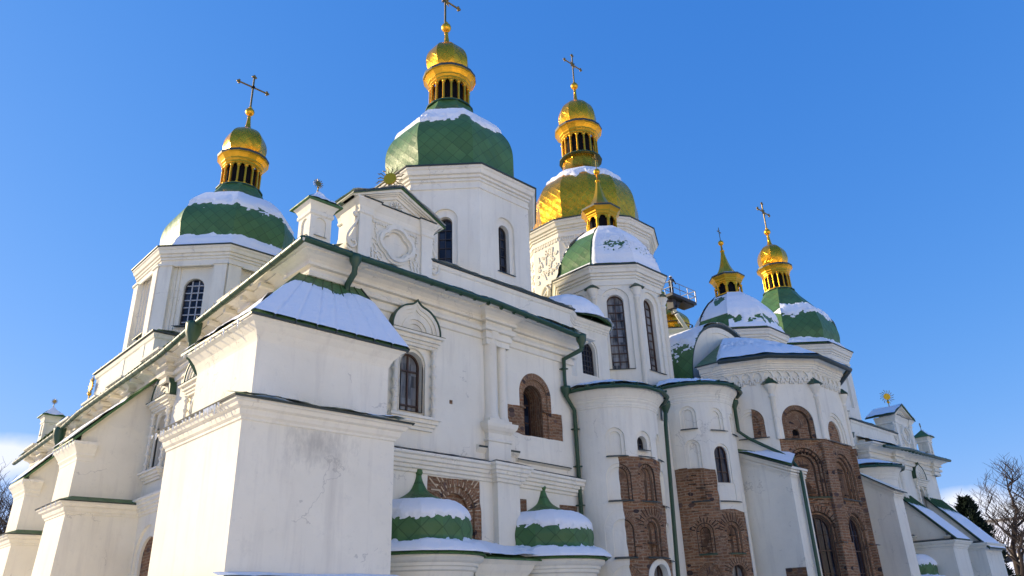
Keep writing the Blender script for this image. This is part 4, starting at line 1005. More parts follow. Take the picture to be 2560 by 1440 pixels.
def outer_apse(T):
    cx, cy, r = 13.36, 0, 1.96; f = fcyl(cx, cy, r); mb = MB(T)
    PT = rough([(-1.40, .1), (-1.38, 3.3), (-1.46, 5.25), (-1.48, 6.86), (-.7, 6.87), (.3, 6.84), (.74, 6.8), (.70, 6.3), (.78, 5.2), (.84, 4), (.9, 2), (.9, .1)], .035, .25, 3)
    rg = [R_(PT, .03, 1)]; n0 = len(rg)
    rg += niche(-1.52, 6.9, .70, 1.05) + [R_(arch(-.33, 6.92, .76, .93), .06), R_(arch(-.37, 7.13, .5, .54), .3, hole=True, rm=0)] + niche(.80, 6.9, .7, 1.0)
    rg += ringline(-1.5, 5.3, .92, 1.32, 1, .06, 2, .03) + ringline(-1.5, 5.3, .70, 1.2, 1, .13, 2, .03) + ringline(-.32, 5.28, .86, 1.36, 1, .08, 2, .035) + ringline(-.32, 5.28, .62, 1.22, 1, .17, 2, .035) + niche(.85, 5.2, .6, 1.3)
    rg += [R_(arch(-1.55, 3.36, 1.25, 1.62), .03, 1, polar=(-1.55, 4.35, 1.0))] + ringline(-1.5, 3.38, .78, 1.28, 1, .10, 2, .035) + [R_(arch(-.28, 3.38, 1.3, 1.62), .03, 1, polar=(-.28, 4.3, 1.0))] + ringline(-.28, 3.38, .82, 1.34, 1, .10, 2, .035) + ringline(-.28, 3.38, .56, 1.2, 1, .2, 2, .03) + niche(.9, 3.3, .6, 1.3)
    rg += [R_(arch(-.10, 1.5, 1.25, 1.80), .0, 0), R_(arch(-.10, 1.5, .80, 1.62), .25, hole=True, rm=0), R_(arch(-1.5, 1.5, 1.1, 1.6), .08, 1, polar=(-1.5, 2.55, 1.0))]
    for q in rg[n0:]:
        if q.get('m') in (1, 2): q['clip'] = PT
    rg += voussoirs(-.28, 4.35, .44, .78, 13, 2, .05, .05, .1, pi - .1, 3) + voussoirs(-.32, 6.2, .34, .44, 11, 2, .05, .035, .1, pi - .1, 5) + voussoirs(-1.4, 6.1, .34, .46, 6, 2, .05, .035, .1, 1.5, 6) + courses(-1.3, .6, 3.5, 4.2, 7, 2, .05, 8)
    panel(mb, f, rect(-r * 1.62, r * 1.72, 0, 9.0), rg, 0, .16)
    apse_cornice(mb, cx, cy, r, 9.5)
    a = part('apse', mb, [PL, BRICK, DKJOINT_SHADE, MORTAR], CA)
    cap_roof(T, cx, cy, 2.38, 9.5, (13.6, .9, 9.98), a, lambda u, v, p: .10 + .05 * fbm(p, 1.3) - (.5 if u < .06 else 0), .30)
    sills(T, f, [(-1.9, -1.1, 6.88), (-.70, .10, 6.88), (.45, 1.15, 6.86), (-1.95, -1.05, 5.28), (-.75, .14, 5.26), (.5, 1.2, 5.16), (-1.9, -1.1, 3.34), (-.72, .4, 3.33), (.6, 1.3, 3.25), (-.62, -.12, 7.12)], DKMET, a)
    part('window', window_mesh(T, f, -.37, 7.13, .5, .54, .26, [0], [.5], .03, .025, (0, 1, 0)), [FRAMED, GLASS], a)
    part('window', window_mesh(T, f, -.10, 1.5, .80, 1.62, .22, [-.33, .33], [.5], .04, .03, (0, 1, 0)), [FRAME, GLASSC], a)
def inner_apse(T):
    cx, cy, r = 19.43, 0, 1.85; f = fcyl(cx, cy, r); mb = MB(T)
    PT = rough([(-3.0, .1), (-3.0, 7.1), (-2.3, 7.14), (-1.6, 7.08), (-1.1, 7.0), (-1.12, 5.36), (-.4, 5.40), (.32, 5.30), (.36, 3.5), (.4, .1)], .035, .25, 5)
    rg = [R_(PT, .03, 1)]
    rg += niche(-1.98, 8.78, .70, 1.0) + niche(-.70, 8.70, .74, .98) + niche(.55, 8.62, .7, .98)
    rg += niche(-1.95, 7.1, .66, 1.2) + [R_(rect(-2.28, -1.62, 5.76, 7.08), .09, 1), R_(rect(-2.15, -1.75, 5.76, 7.08), .15, 1)]
    rg += [R_(arch(-.66, 6.45, .82, 1.66), .05), R_(arch(-.68, 6.47, .70, 1.55), .14, hole=True, rm=0), R_(rect(-1.02, -.18, 5.76, 6.44), .03)]
    rg += [R_(arch(-1.86, 3.7, 1.15, 1.4), .03, 1, polar=(-1.86, 4.5, 1.0))] + ringline(-1.88, 3.7, .74, 1.18, 1, .10, 2, .035) + ringline(-1.88, 3.7, .46, 1.02, 1, .2, 2, .03) + [R_(arch(-.64, 3.7, 1.25, 1.5), .03, 1, polar=(-.64, 4.45, 1.0))] + ringline(-.64, 3.7, .86, 1.22, 1, .10, 2, .035) + ringline(-.64, 3.7, .58, 1.06, 1, .2, 2, .03)
    rg += [R_(arch(-.62, 1.4, 1.15, 2.05), .03, 1, polar=(-.62, 2.85, 1.0)), R_(arch(-.62, 1.4, .72, 1.82), .2, hole=True, rm=1), R_(arch(-1.9, 1.4, 1.0, 1.9), .08, 1, polar=(-1.9, 2.8, 1.0))]
    rg += voussoirs(-.64, 4.46, .45, .82, 14, 2, .05, .05, .1, pi - .1, 3) + voussoirs(-1.87, 4.5, .40, .66, 11, 2, .05, .045, .1, pi - .1, 5) + voussoirs(-.62, 2.88, .40, .7, 12, 2, .05, .045, .1, pi - .1, 6) + courses(-2.4, -1.2, 5.3, 6.8, 9, 2, .05, 3) + courses(-2.4, .2, 3.5, 5.2, 8, 2, .05, 8)
    panel(mb, f, rect(-r * 1.72, r * 1.62, 0, 10.2), rg, 0, .16)
    apse_cornice(mb, cx, cy, r, 10.72)
    a = part('apse', mb, [PL, BRICK, DKJOINT_SHADE, MORTAR], CA)
    cap_roof(T, cx, cy, 2.28, 10.72, (19.25, 1.05, 11.6), a, lambda u, v, p: .09 + .05 * fbm(p, 1.2) - .16 * max(0, .22 - abs(v - .30)) * (1.2 + 3 * fbm(p, 5, 4)), .12)
    sills(T, f, [(-2.34, -1.62, 8.76), (-1.1, -.22, 8.68), (.2, .95, 8.6), (-2.25, -1.5, 5.72), (-1.10, .02, 5.7)], DKMET, a)
    sills(T, f, [(-2.2, -1.5, 3.64), (-1.0, -.2, 3.64)], PAINT, a)
    part('window', window_mesh(T, f, -.68, 6.47, .70, 1.55, .12, [0], [.3, .68], .04, .03, (0, 1, 0)), [FRAME, GLASS], a)
    part('window', window_mesh(T, f, -.62, 1.4, .72, 1.82, .16, [0], [.5], .04, .03, (0, 1, 0)), [FRAME, GLASSC], a)
    # pipe standing between the two apses
    mb = MB(T)
    mb.tube([(15.55, -.95, 9.40), (15.75, -.55, 9.30), (16.0, -.5, 9.2)], .10, 8)
    mb.lathe(16.62, -.6, [(.09, 9.35), (.12, 9.42), (.22, 9.62), (.24, 9.72), (.24, 9.86), (.1, 9.88)], 14)
    mb.tube([(15.7, -.7, 9.42), (16.2, -.65, 9.78), (16.62, -.6, 9.82)], .10, 8)
    mb.tube([(16.62, -.6, 9.5), (16.5, -.6, 8.8), (16.0, -.6, 0)], .085, 8)
    part('downpipe', mb, PAINT, a)
for T in (None, mirror(-.55)):
    outer_apse(T); inner_apse(T)
    mb = MB(T); mb.box(14.5, 18.4, -.02, 1.0, 0, 9.2); mb.box(11.3, 22.5, .4, 2, 0, 10.4); mb.box(14.9, 15.6, -.12, .0, 6.9, 6.96)
    part('bay_wall', mb, PL, CA)
mb = MB()
mb.lathe(20.80, -1.52, [(.085, 10.0), (.11, 10.08), (.20, 10.24), (.21, 10.36), (.1, 10.38)], 12)
mb.tube([(20.75, -1.75, 10.66), (20.80, -1.52, 10.56), (20.80, -1.52, 8.95), (21.18, -1.78, 8.62), (21.72, -2.86, 7.86), (21.75, -3.3, 7.52), (21.72, -3.64, 6.9), (21.72, -3.64, 0)], .072, 8)
part('downpipe', mb, PAINT, CA)

# the tall polygonal middle apse
ACX, ACY, AR = 25.2, -.1, 4.25
AA = [-92, -77, -50, -20, 20, 50, 77, 92]
AV = [(ACX + AR * sin(radians(a)), ACY - AR * cos(radians(a))) for a in AA]
mb = MB(); FR_ = []
for k in range(len(AV) - 1):
    f = fplane(AV[k], AV[k + 1]); L = hypot(AV[k + 1][0] - AV[k][0], AV[k + 1][1] - AV[k][1]); rg = []; FR_.append((f, L))
    if k in (2, 3, 4):
        rg.append(R_([(0, 0), (L, 0), (L, 8.5), (L * .8, 8.54), (L * .5, 8.50), (L * .3, 8.56), (0, 8.5)], .02, 1))
    if k == 1:
        rg += niche3(.9, 8.66, 1.14, 1.34, 0, .13, .07)
        rg += [R_([(.92, 8.66), (1.47, 8.66), (1.47, 9.43)] + [(.9 + .57 * cos(a), 9.43 + .57 * sin(a)) for a in (pi * i / 20 for i in range(1, 10))], .04, 1, polar=(.9, 9.43, 1.0)), R_([(.92, 8.66), (1.25, 8.66), (1.25, 9.35)] + [(.9 + .35 * cos(a), 9.35 + .35 * sin(a)) for a in (pi * i / 20 for i in range(1, 10))], .14, 1)]
    if k == 2:
        c = (1.06, 9.28, 1.0)
        rg += [R_(arch(1.06, 8.5, 1.56, 1.58, 20), .05, 2, polar=c)] + ringline(1.06, 8.5, 1.18, 1.38, 1, .18, 4) + [R_(rect(.5, .51, 8.51, 8.52), .18, 1), R_(arch(.95, 8.7, .32, .3, 8), .3, 3)]
        c = (1.06, 7.25, 1.0)
        rg += [R_(arch(1.06, 5.98, 2.05, 2.32, 20), .02, 1, polar=c)] + ringline(1.06, 5.98, 1.62, 2.14, 1, .10, 4) + ringline(1.06, 5.98, 1.38, 2.0, 1, .20, 4) + ringline(1.02, 5.98, 1.12, 1.84, 1, .30, 4)
        c = (1.14, 4.55, 1.0)
        rg += [R_(arch(1.14, 2.0, 1.95, 3.55, 22), .02, 1, polar=c)] + ringline(1.14, 1.0, 1.50, 4.36, 1, .12, 4) + [R_(arch(1.14, 1.0, 1.30, 4.24, 22), .16, 4), R_(arch(1.14, 1.0, 1.18, 4.16, 22), .32, hole=True, rm=1)]
        rg += voussoirs(1.14, 4.57, .74, 1.08, 16, 4, .045, .05, .05, pi - .05, 3) + voussoirs(1.06, 7.06, .80, 1.0, 16, 4, .045, .035, .0, pi, 4) + courses(.6, 1.5, 6.1, 7.5, 7, 4, .28, 5, .06) + courses(.1, 2.1, 5.4, 5.9, 6, 4, .045, 6)
    if k == 3:
        c = (1.46, 9.0, 1.0)
        rg += [R_(arch(1.46, 8.5, 1.95, 1.42, 20), .05, 0), R_(arch(1.46, 8.5, 1.62, 1.28, 20), .12, 0), R_(arch(1.46, 8.5, 1.22, 1.06, 20), .2, 1)]
        c = (1.48, 7.1, 1.0)
        rg += [R_(arch(1.48, 5.95, 2.3, 2.22, 20), .02, 1, polar=c)] + ringline(1.48, 5.95, 1.95, 2.06, 1, .10, 4) + ringline(1.48, 5.95, 1.62, 1.9, 1, .20, 4) + ringline(1.48, 5.95, 1.3, 1.74, 1, .30, 4)
        c = (1.5, 4.55, 1.0)
        rg += [R_(arch(1.5, 2.0, 2.1, 3.5, 22), .02, 1, polar=c)] + ringline(1.5, 1.0, 1.62, 4.36, 1, .12, 4) + [R_(arch(1.5, 1.0, 1.38, 4.24, 22), .18, 4), R_(arch(1.5, 1.0, 1.22, 4.16, 22), .34, hole=True, rm=1)]
        rg += voussoirs(1.5, 4.55, .80, 1.15, 16, 4, .045, .05, .05, pi - .05, 3) + courses(1.0, 2.0, 6.1, 7.4, 6, 4, .24, 5, .06) + courses(.2, 2.7, 5.2, 5.85, 7, 4, .045, 6)
    if k in (1, 2, 3, 4, 5):                              # palmette frieze under the cornice
        n = max(3, int(L / .42)); w = L / n
        for q in range(n):
            c = (q + .5) * w
            for sx in (-1, 1):
                rg.append(R_(stroke([(c + sx * .02, 11.36), (c + sx * .05 * w, 11.5), (c + sx * .22 * w, 11.64), (c + sx * .42 * w, 11.66)], .085), -.09))
                rg.append(R_(stroke([(c + sx * .03, 11.3), (c + sx * .26 * w, 11.40), (c + sx * .40 * w, 11.30), (c + sx * .44 * w, 11.18)], .08), -.09))
                rg.append(R_(stroke([(c + sx * .02, 11.26), (c + sx * .18 * w, 11.22), (c + sx * .20 * w, 11.08)], .075), -.09))
            rg.append(R_(stroke([(c, 11.62), (c, 11.4), (c, 11.1)], .07), -.09))
    panel(mb, f, rect(0, L, 0, 12.0), rg)
for k in (3, 4):                                          # brick piers at the corners of the lower walls
    x, y = AV[k]; a = radians(AA[k]); o = np.array((sin(a), -cos(a))); t = np.array((cos(a), sin(a))); c = np.array((x, y))
    for w, dp, z0, z1 in ((.34, .12, 0, 4.02), (.27, .08, 4.02, 8.1), (.33, .13, 8.1, 8.34)):
        q = [c - t * w - o * .25, c - t * w + o * dp, c + t * w + o * dp, c + t * w - o * .25]
        mb.hexa([(*p, z0) for p in q], [(*p, z1) for p in q], 1)
for k in range(1, 7):                                     # half columns
    x, y = AV[k]; mb.lathe(x, y, [(.12, 8.5), (.105, 10.42), (.15, 10.44), (.15, 10.50), (.11, 10.51), (.11, 10.62), (.17, 10.66), (.17, 10.76), (.22, 10.78), (.22, 10.87), (.27, 10.89), (.28, 11.03)], 14)
MC = [(0, 11.70), (.05, 11.72), (.05, 11.78), (.12, 11.82), (.12, 11.88), (.17, 11.91), (.17, 11.98), (.24, 12.0), (.24, 12.18), (.40, 12.22), (.44, 12.26), (.44, 12.3), (0, 12.34)]
mb.sweep(AV, MC, 0)
ap = part('apse', mb, [PL, BRICK, BRICKD, BLACK, DKJOINT_SHADE], CA)
for k in range(1, 7):
    mb = MB(); x, y = AV[k]; a = radians(AA[k]); t = (cos(a), sin(a)); o = (sin(a), -cos(a))
    A = (x + t[0] * .30 + o[0] * .30, y + t[1] * .30 + o[1] * .30, 11.04); B = (x - t[0] * .30 + o[0] * .30, y - t[1] * .30 + o[1] * .30, 11.04)
    A2 = (x + t[0] * .42, y + t[1] * .42, 11.06); B2 = (x - t[0] * .42, y - t[1] * .42, 11.06); tp = (x + o[0] * .02, y + o[1] * .02, 11.42)
    mb.poly([A, B, tp]); mb.poly([A2, A, tp]); mb.poly([B, B2, tp]); mb.poly([A2, A, B, B2])
    part('column_roof', mb, PAINT, ap)
f2, f3 = FR_[2][0], FR_[3][0]
part('window', window_mesh(None, f2, 1.14, 1.0, 1.18, 4.16, .26, [0, (-.5, .018, 0), (.5, .018, 0)], [(.2, .02, 0), (.44, .02, 0), .66, (.82, .02, 0)], .06, .05, (0, 1, 0)), [FRAME, GLASS], ap)
part('window', window_mesh(None, f3, 1.5, 1.0, 1.22, 4.16, .26, [0, (-.5, .018, 0), (.5, .018, 0)], [(.2, .02, 0), (.44, .02, 0), .66, (.82, .02, 0)], .06, .05, (0, 1, 0)), [FRAME, GLASS], ap)
sills(None, f2, [(.28, 2.0, 5.94)], PAINT, ap); sills(None, f3, [(.5, 2.45, 5.92), (-.4, .62, 4.05), (2.35, 3.4, 4.05), (.4, 2.5, 8.49)], DKMET, ap); sills(None, FR_[1][0], [(.25, 1.6, 8.63)], DKMET, ap)
sills(None, f2, [(.2, 1.9, 8.49)], DKMET, ap)
ER = 4.78
EV = [(ACX + ER * sin(radians(a)), ACY - ER * cos(radians(a)), 12.32) for a in AA]
APX = np.array((25.2, .92, 15.0))
mb = MB()
for k in range(len(EV) - 1):
    mb.poly([EV[k], EV[k + 1], tuple(APX)], 0); mb.poly([EV[k], EV[k + 1], dn(EV[k + 1]), dn(EV[k])], 1)
part('apse_roof', mb, [GREEN, DKMET], ap)
mb = MB(); g = [(ACX + (ER + .1) * sin(radians(a)), ACY - (ER + .1) * cos(radians(a)), 12.24) for a in AA[1:]]
mb.tube(g, .11, 8); part('gutter', mb, DKMET, ap)
def P(u, v):
    x = u * 7; i = min(6, int(x)); e = lerp(np.array(EV[i]), np.array(EV[i + 1]), x - i); p = lerp(e, APX, v); p[2] += .34 * sin(pi * v) * (1 - .3 * v)
    d = e - APX; nn = np.array((d[0], d[1], 0)); nn /= np.linalg.norm(nn); return tuple(p), (nn[0] * .5, nn[1] * .5, .85)
snow_shell(P, lambda u, v, p: .12 + .04 * fbm(p, 1.2) - .9 * max(0, .22 - abs(v - .34)) * max(0, .25 + 1.6 * fbm(p, 7, 4) - .3) - (.9 * max(0, .15 - u) * 10 if v < 2 else 0) - .9 * max(0, u - .9) * 6, 150, 50, None, .5)

# arched gable and barrel roof over the apse
mb = MB(); gy = .95; zc = 11.95
panel(mb, fplane((0, gy), (1, gy)), [(25.2 - 3.7, 9), (25.2 + 3.7, 9)] + [(25.2 + 3.7 * cos(pi * i / 40), zc + 3.7 * sin(pi * i / 40)) for i in range(41)], [R_([(25.2 - 3.4, 9.1), (25.2 + 3.4, 9.1)] + [(25.2 + 3.4 * cos(pi * i / 40), zc + 3.4 * sin(pi * i / 40)) for i in range(41)], .06)])
mb.box(21.5, 28.9, 1.2, 7, 0, zc)
ga = part('arched_gable', mb, PL, CA)
mb = MB()
ring = lambda r, y: [(25.2 + r * cos(pi * i / 40), y, zc + r * sin(pi * i / 40)) for i in range(41)]
mb.grid([ring(3.86, gy - .16), ring(3.86, 7.0)], 0, [[(i * .3, 0) for i in range(41)], [(i * .3, 6) for i in range(41)]])
mb.grid([ring(3.80, gy - .16), ring(3.86, gy - .16)], 1, None, False); mb.grid([ring(3.80, gy - .16), ring(3.70, gy)], 1, None, False)
part('barrel_roof', mb, [GREEN, DKMET], ga)
def P(u, v): a = pi * (1 - u); return (25.2 + 3.86 * cos(a), lerp(gy - .14, 7, v), zc + 3.86 * sin(a)), (cos(a), 0, sin(a))
snow_shell(P, lambda u, v, p: min(.12, (p[2] - 14.1) * .10 + .07 * fbm(p, 1.6, 6) + .10 * nz3(p, 5) + .07 * nz3(p, 13)), 120, 60)
# small block with a window over the outer apse
for T in (None, mirror(-.5)):
    mb = MB(T); f = fplane((13.0, 1.15), (14.0, 1.15))
    panel(mb, f, rect(0, 2.25, 9.2, 13.3), [R_(arch(.92, 10.95, 1.15, 1.72), .06), R_(arch(.96, 11.0, .92, 1.55), .28, hole=True, rm=0)])
    for a, b in (((11.9, .5), (13.0, 1.15)), ((15.25, 1.15), (16.6, 2.6))): g = fplane(a, b); L = hypot(b[0] - a[0], b[1] - a[1]); panel(mb, g, rect(0, L, 9.2, 13.3), [])
    mb.sweep([(11.9, .5), (13.0, 1.15), (15.25, 1.15), (16.6, 2.6)], [(0, 13.05), (.04, 13.07), (.04, 13.13), (.09, 13.17), (.09, 13.24), (.16, 13.3), (.22, 13.42), (.22, 13.47), (0, 13.5)], 0, mats=[0] * 6 + [1, 1])
    k = part('upper_apse', mb, [PL, DKMET], CA)
    part('window', window_mesh(T, f, .96, 11.0, .92, 1.55, .22, [-.6, -.2, .2, .6], [.14, .29, .44, .6, .76, .9], .05, .03, (0, 1, 2)), [FRAMED, GLASS, FRAMED], k)
    C0 = (14.15, 2.6); mb = MB(T); rr = 1.75
    pr = spline([(rr + .35, 13.5), (rr + .02, 13.62), (rr * .97, 14.0), (rr * .82, 14.4), (rr * .58, 14.75), (rr * .3, 14.95), (.01, 15.02)], 3)
    mb.lathe(C0[0], C0[1], pr, 28, 0); part('half_dome', mb, GREEN, k)
    def P(u, v):
        j = v * (len(pr) - 1); i = min(len(pr) - 2, int(j)); r = lerp(pr[i][0], pr[i + 1][0], j - i); z = lerp(pr[i][1], pr[i + 1][1], j - i); a = pi + u * pi
        n = Vector((cos(a) * r / rr, sin(a) * r / rr, .55)).normalized(); return (C0[0] + r * cos(a), C0[1] + r * sin(a), z), tuple(n)
    snow_shell(P, lambda u, v, p: .09 + .05 * fbm(p, 2) - (.14 * max(0, fbm(p, 6, 2)) if u > .7 else 0), 60, 30, T)

# ------------------------------------------------------------------ domed towers
def ngon(C, a, N, z=0, rot=-pi / 2):
    R = a / cos(pi / N); return [(C[0] + R * cos(rot + pi / N * (2 * k - 1)), C[1] + R * sin(rot + pi / N * (2 * k - 1))) for k in range(N)]   # edge k runs v[k] -> v[k+1], facing rot + k*2pi/N
def cross(C, zb, h, w, parent, ornate, thick=.055):
    mb = MB(); x, y = C; zm = zb + h * .66
    mb.tube([(x, y, zb - .1), (x, y, zb + h)], thick, 6); mb.tube([(x - w, y, zm), (x + w, y, zm)], thick * .95, 6)
    for px, pz, dx, dz in ((x - w, zm, -1, 0), (x + w, zm, 1, 0), (x, zb + h, 0, 1)):
        for a, b in ((.07, 0), (-.02, .09), (-.02, -.09)):
            mb.ball((px + dx * a + dz * b, y, pz + dz * a + dx * b), thick * 1.35, 0, 8)
    if ornate:
        for q in range(4):
            a = pi / 4 + q * pi / 2
            for r_, o in ((.34, 0), (.25, .22), (.25, -.22)): mb.tube([(x + .05 * cos(a), y, zm + .05 * sin(a)), (x + r_ * cos(a + o), y, zm + r_ * sin(a + o))], thick * .45, 5)
    else: mb.tube([(x, y - .09, zm), (x, y + .09, zm)], .09, 8, 1)
    part('cross', mb, [BRASS, BLACK], parent)

def tower(name, C0, ze, a_e, a_w, zb, N, wins, prof_, lant, dmat, snowf, lean=0.0, T_=None, ncol=16, pil=False, reliefs=False, label=None, cross_h=2.3, spire=False, corn_k=1.0, gold_lant=1.0, snow_sect=range(-4, 4), cross_w=.9, orn=True):
    C = lambda z: (C0[0] + lean * max(0, z - ze) / 10.0, C0[1])
    verts = ngon(C0, a_w, N); L = 2 * a_w * tan(pi / N); mb = MB()
    ks = 0
    wl_ = []
    for k in range(N):
        p0, p1 = verts[k], verts[(k + 1) % N]; f = fplane(p0, p1); rg = []
        kk = k if k <= N // 2 else k - N
        for w in wins:
            if kk in w['faces']:
                c = L / 2 + w.get('off', 0)
                if w.get('panel'):
                    a, b = w['panel']; rg += [R_(rect(c - a, c + a, zb, b), .12), R_(rect(c - a + .16, c + a - .16, zb, b - .16), .20), R_(rect(c - a + .3, c + a - .3, zb, b - .36), .28)]
                if w.get('frame'): a, b, d = w['frame']; rg.append(R_(arch(c, w['z'] - .04, a, b), d))
                if w.get('blind'): rg.append(R_(arch(c, w['z'], w['w'], w['h']), w['d']))
                else: rg.append(R_(arch(c, w['z'], w['w'], w['h']), w['d'] + .1, hole=True, rm=0)); wl_.append((f, c, w))
        if reliefs and kk in (-4, -3, -2, -1, 0, 1):
            rnd = random.Random(40 + k); zt = ze - 1.0
            q = .08
            while q < L - .1: rg.append(R_(rect(q, q + .10, zt - .34, zt - .04), -.05)); rg.append(R_(arch(q + .2, zt - .30, .09, .2, 6), -.05)); q += .30
            for i in range(70):
                s = rnd.uniform(.2, L - .2); z = rnd.uniform(zb + 6.2, zt - .55); r1 = rnd.uniform(.09, .19)
                if abs(s - L / 2) < .75 and z < zt - 2.2: continue
                rg.append(R_(spiral((s, z), r1, .03, rnd.choice((-1.3, 1.3, 1.0, -1.0)), rnd.uniform(0, 6), .07, 16), -.06))
            for i in range(14):
                s = rnd.uniform(.3, L - .3); z = rnd.uniform(zb + 6.4, zt - .7); a = rnd.uniform(0, 6); rg.append(R_(stroke([(s + .3 * (t - .5) * cos(a), z + .5 * (t - .5) * sin(a) + .08 * sin(t * 6)) for t in (0, .25, .5, .75, 1)], .09), -.06))
        panel(mb, f, rect(0, L, zb, ze - .3), rg)
    cp = [(0, -1.02), (.06, -1.0), (.06, -.90), (.015, -.88), (.015, -.68), (.09, -.66), (.09, -.58), (.05, -.57), (.05, -.54), (.15, -.52), (.17, -.44), (.13, -.43), (.13, -.39), (.24, -.37), (.31, -.22), (.27, -.21), (.36, -.15), (.36, -.06), (0, -.04)]
    sc = (a_e - .06 - a_w) / .36
    mb.sweep(verts, [(o * sc, ze + z * corn_k) for o, z in cp], 0, True)
    if pil == 'flat':
        for k in range(N):
            p0, p1 = verts[k], verts[(k + 1) % N]; f = fplane(p0, p1)
            for s0, s1 in ((0, .62), (L - .62, L)):
                P = [f(s, z, d) for d in (-.13, .02) for s, z in ((s0, zb), (s1, zb), (s1, ze - 1.02), (s0, ze - 1.02))]
                mb.poly(P[:4]); [mb.poly([P[i], P[4 + i], P[4 + (i + 1) % 4], P[(i + 1) % 4]]) for i in range(4)]
                mb.poly([f(s0 - .05, ze - 1.02, -.20), f(s1 + .05, ze - 1.02, -.20), f(s1 + .05, ze - .92, -.20), f(s0 - .05, ze - .92, -.20)]); mb.poly([f(s0 - .05, ze - 1.02, -.20), f(s1 + .05, ze - 1.02, -.20), f(s1 + .05, ze - 1.02, 0), f(s0 - .05, ze - 1.02, 0)])
    tw = part(name, mb, [PL], CA, label)
    if pil == 'column':
        for k in range(N):
            cm = MB(); rm = MB(); x, y = verts[k]; a = atan2(y - C0[1], x - C0[0]); o = (cos(a), sin(a)); t = (-o[1], o[0])
            cm.lathe(x, y, [(.14, zb), (.14, ze - 1.75), (.18, ze - 1.73), (.18, ze - 1.66), (.14, ze - 1.64), (.14, ze - 1.56), (.22, ze - 1.44), (.22, ze - 1.36), (.28, ze - 1.28), (.28, ze - 1.2)], 12)
            A = (x + t[0] * .34 + o[0] * .3, y + t[1] * .34 + o[1] * .3, ze - 1.2); B = (x - t[0] * .34 + o[0] * .3, y - t[1] * .34 + o[1] * .3, ze - 1.2); tp = (x, y, ze - .88)
            A2 = (x + t[0] * .4, y + t[1] * .4, ze - 1.2); B2 = (x - t[0] * .4, y - t[1] * .4, ze - 1.2)
            rm.poly([A, B, tp]); rm.poly([A2, A, tp]); rm.poly([B, B2, tp]); rm.poly([A2, A, B, B2])
            part('half_column', cm, PL, tw); part('column_roof', rm, PAINT, tw)
    for f, c, w in wl_:
        part('window', window_mesh(None, f, c, w['z'], w['w'], w['h'], w['d'], w['xs'], w['zs'], .05, w.get('bw', .035), (0, 1, 2)), w['mats'], tw)
        mb = MB(); a = w['w'] / 2 + w.get('sill', .1)
        mb.poly([f(c - a, w['z'] - .03, -.06), f(c + a, w['z'] - .03, -.06), f(c + a, w['z'] + .03, w['d']), f(c - a, w['z'] + .03, w['d'])]); mb.poly([f(c - a, w['z'] - .07, -.06), f(c + a, w['z'] - .07, -.06), f(c + a, w['z'] - .03, -.06), f(c - a, w['z'] - .03, -.06)])
        part('sill', mb, DKMET, tw)
    # eave edge
    mb = MB(); ev = ngon(C0, a_e, N); mb.sweep(ev, [(-.1, ze - .06), (0, ze - .06), (0, ze), (-.8, ze + .16)], 0, True, [1, 1, 0]); part('eave_edge', mb, [dmat, DKMET], tw)
    # dome
    pr = spline([(r, ze + z) for r, z in prof_], 4)
    mb = MB(); mb.lathe_poly(C, pr, N, -pi / 2, 0, 4); part('dome', mb, dmat, tw)
    for k in snow_sect: dome_snow(C, pr, N, -pi / 2, k, lambda u, v, p, k=k: snowf(k, u, p[2] - ze, p), None, 22 if N <= 8 else 14, 64)
    # lantern
    z0 = pr[-1][1]; Cz = C(z0); s = lant
    mb = MB()
    NL = ncol; rl = .95 * s
    mb.sweep(ngon(Cz, rl, NL), [(0, z0 - .02), (.22 * s, z0 - .02), (.22 * s, z0 + .05), (.12 * s, z0 + .09), (.12 * s, z0 + .14), (.02, z0 + .18)], 0, True, [1, 1, 0, 0, 0])
    H = 1.25 * s if not spire else .80
    vl = ngon(Cz, rl, NL); LL = 2 * rl * tan(pi / NL); z1 = z0 + .16; z2 = z1 + H
    for k in range(NL):
        f = fplane(vl[k], vl[(k + 1) % NL]); w = LL * (.72 if not spire else .74)
        oz = [(LL / 2 - w / 2, z1 + .04), (LL / 2 + w / 2, z1 + .04), (LL / 2 + w / 2, z2 - .26), (LL / 2 + w * .36, z2 - .22), (LL / 2 + w * .30, z2 - .10), (LL / 2, z2 - .03), (LL / 2 - w * .30, z2 - .10), (LL / 2 - w * .36, z2 - .22), (LL / 2 - w / 2, z2 - .26)]
        panel(mb, f, rect(0, LL, z1, z2), [R_(oz, .08, 0, hole=True, rm=0)])
        x, y = vl[k]; mb.tube([(x, y, z1), (x, y, z2 - .15)], .05 * s, 7); mb.ball((x, y, z2 - .16), .075 * s, 0, 8); mb.ball((x, y, z1 + .05), .075 * s, 0, 8)
    RC = [(0, 0), (.05, .04), (.05, .12), (.12, .2), (.12, .28), (.2, .4), (.26, .48), (.33, .53), (.34, .66), (0, .72)] if not spire else [(0, 0), (.04, .03), (.04, .1), (.1, .16), (.1, .24), (.2, .36), (.26, .42), (.27, .52), (0, .56)]
    k_ = s if not spire else 1.0
    mb.sweep(vl, [(o * k_ * 1.08, z2 - .02 + z * k_) for o, z in RC], 0, True, [0] * (len(RC) - 3) + [2, 0])
    la = part('lantern', mb, [GOLD2, PAINT, DKMET], tw)
    mb = MB(); mb.lathe(Cz[0], Cz[1], [(rl * .80, z1), (rl * .80, z2)], 16); part('lantern_opening', mb, BLACK, tw)
    zt = z2 + (.70 * k_ if not spire else .5)
    mb = MB()
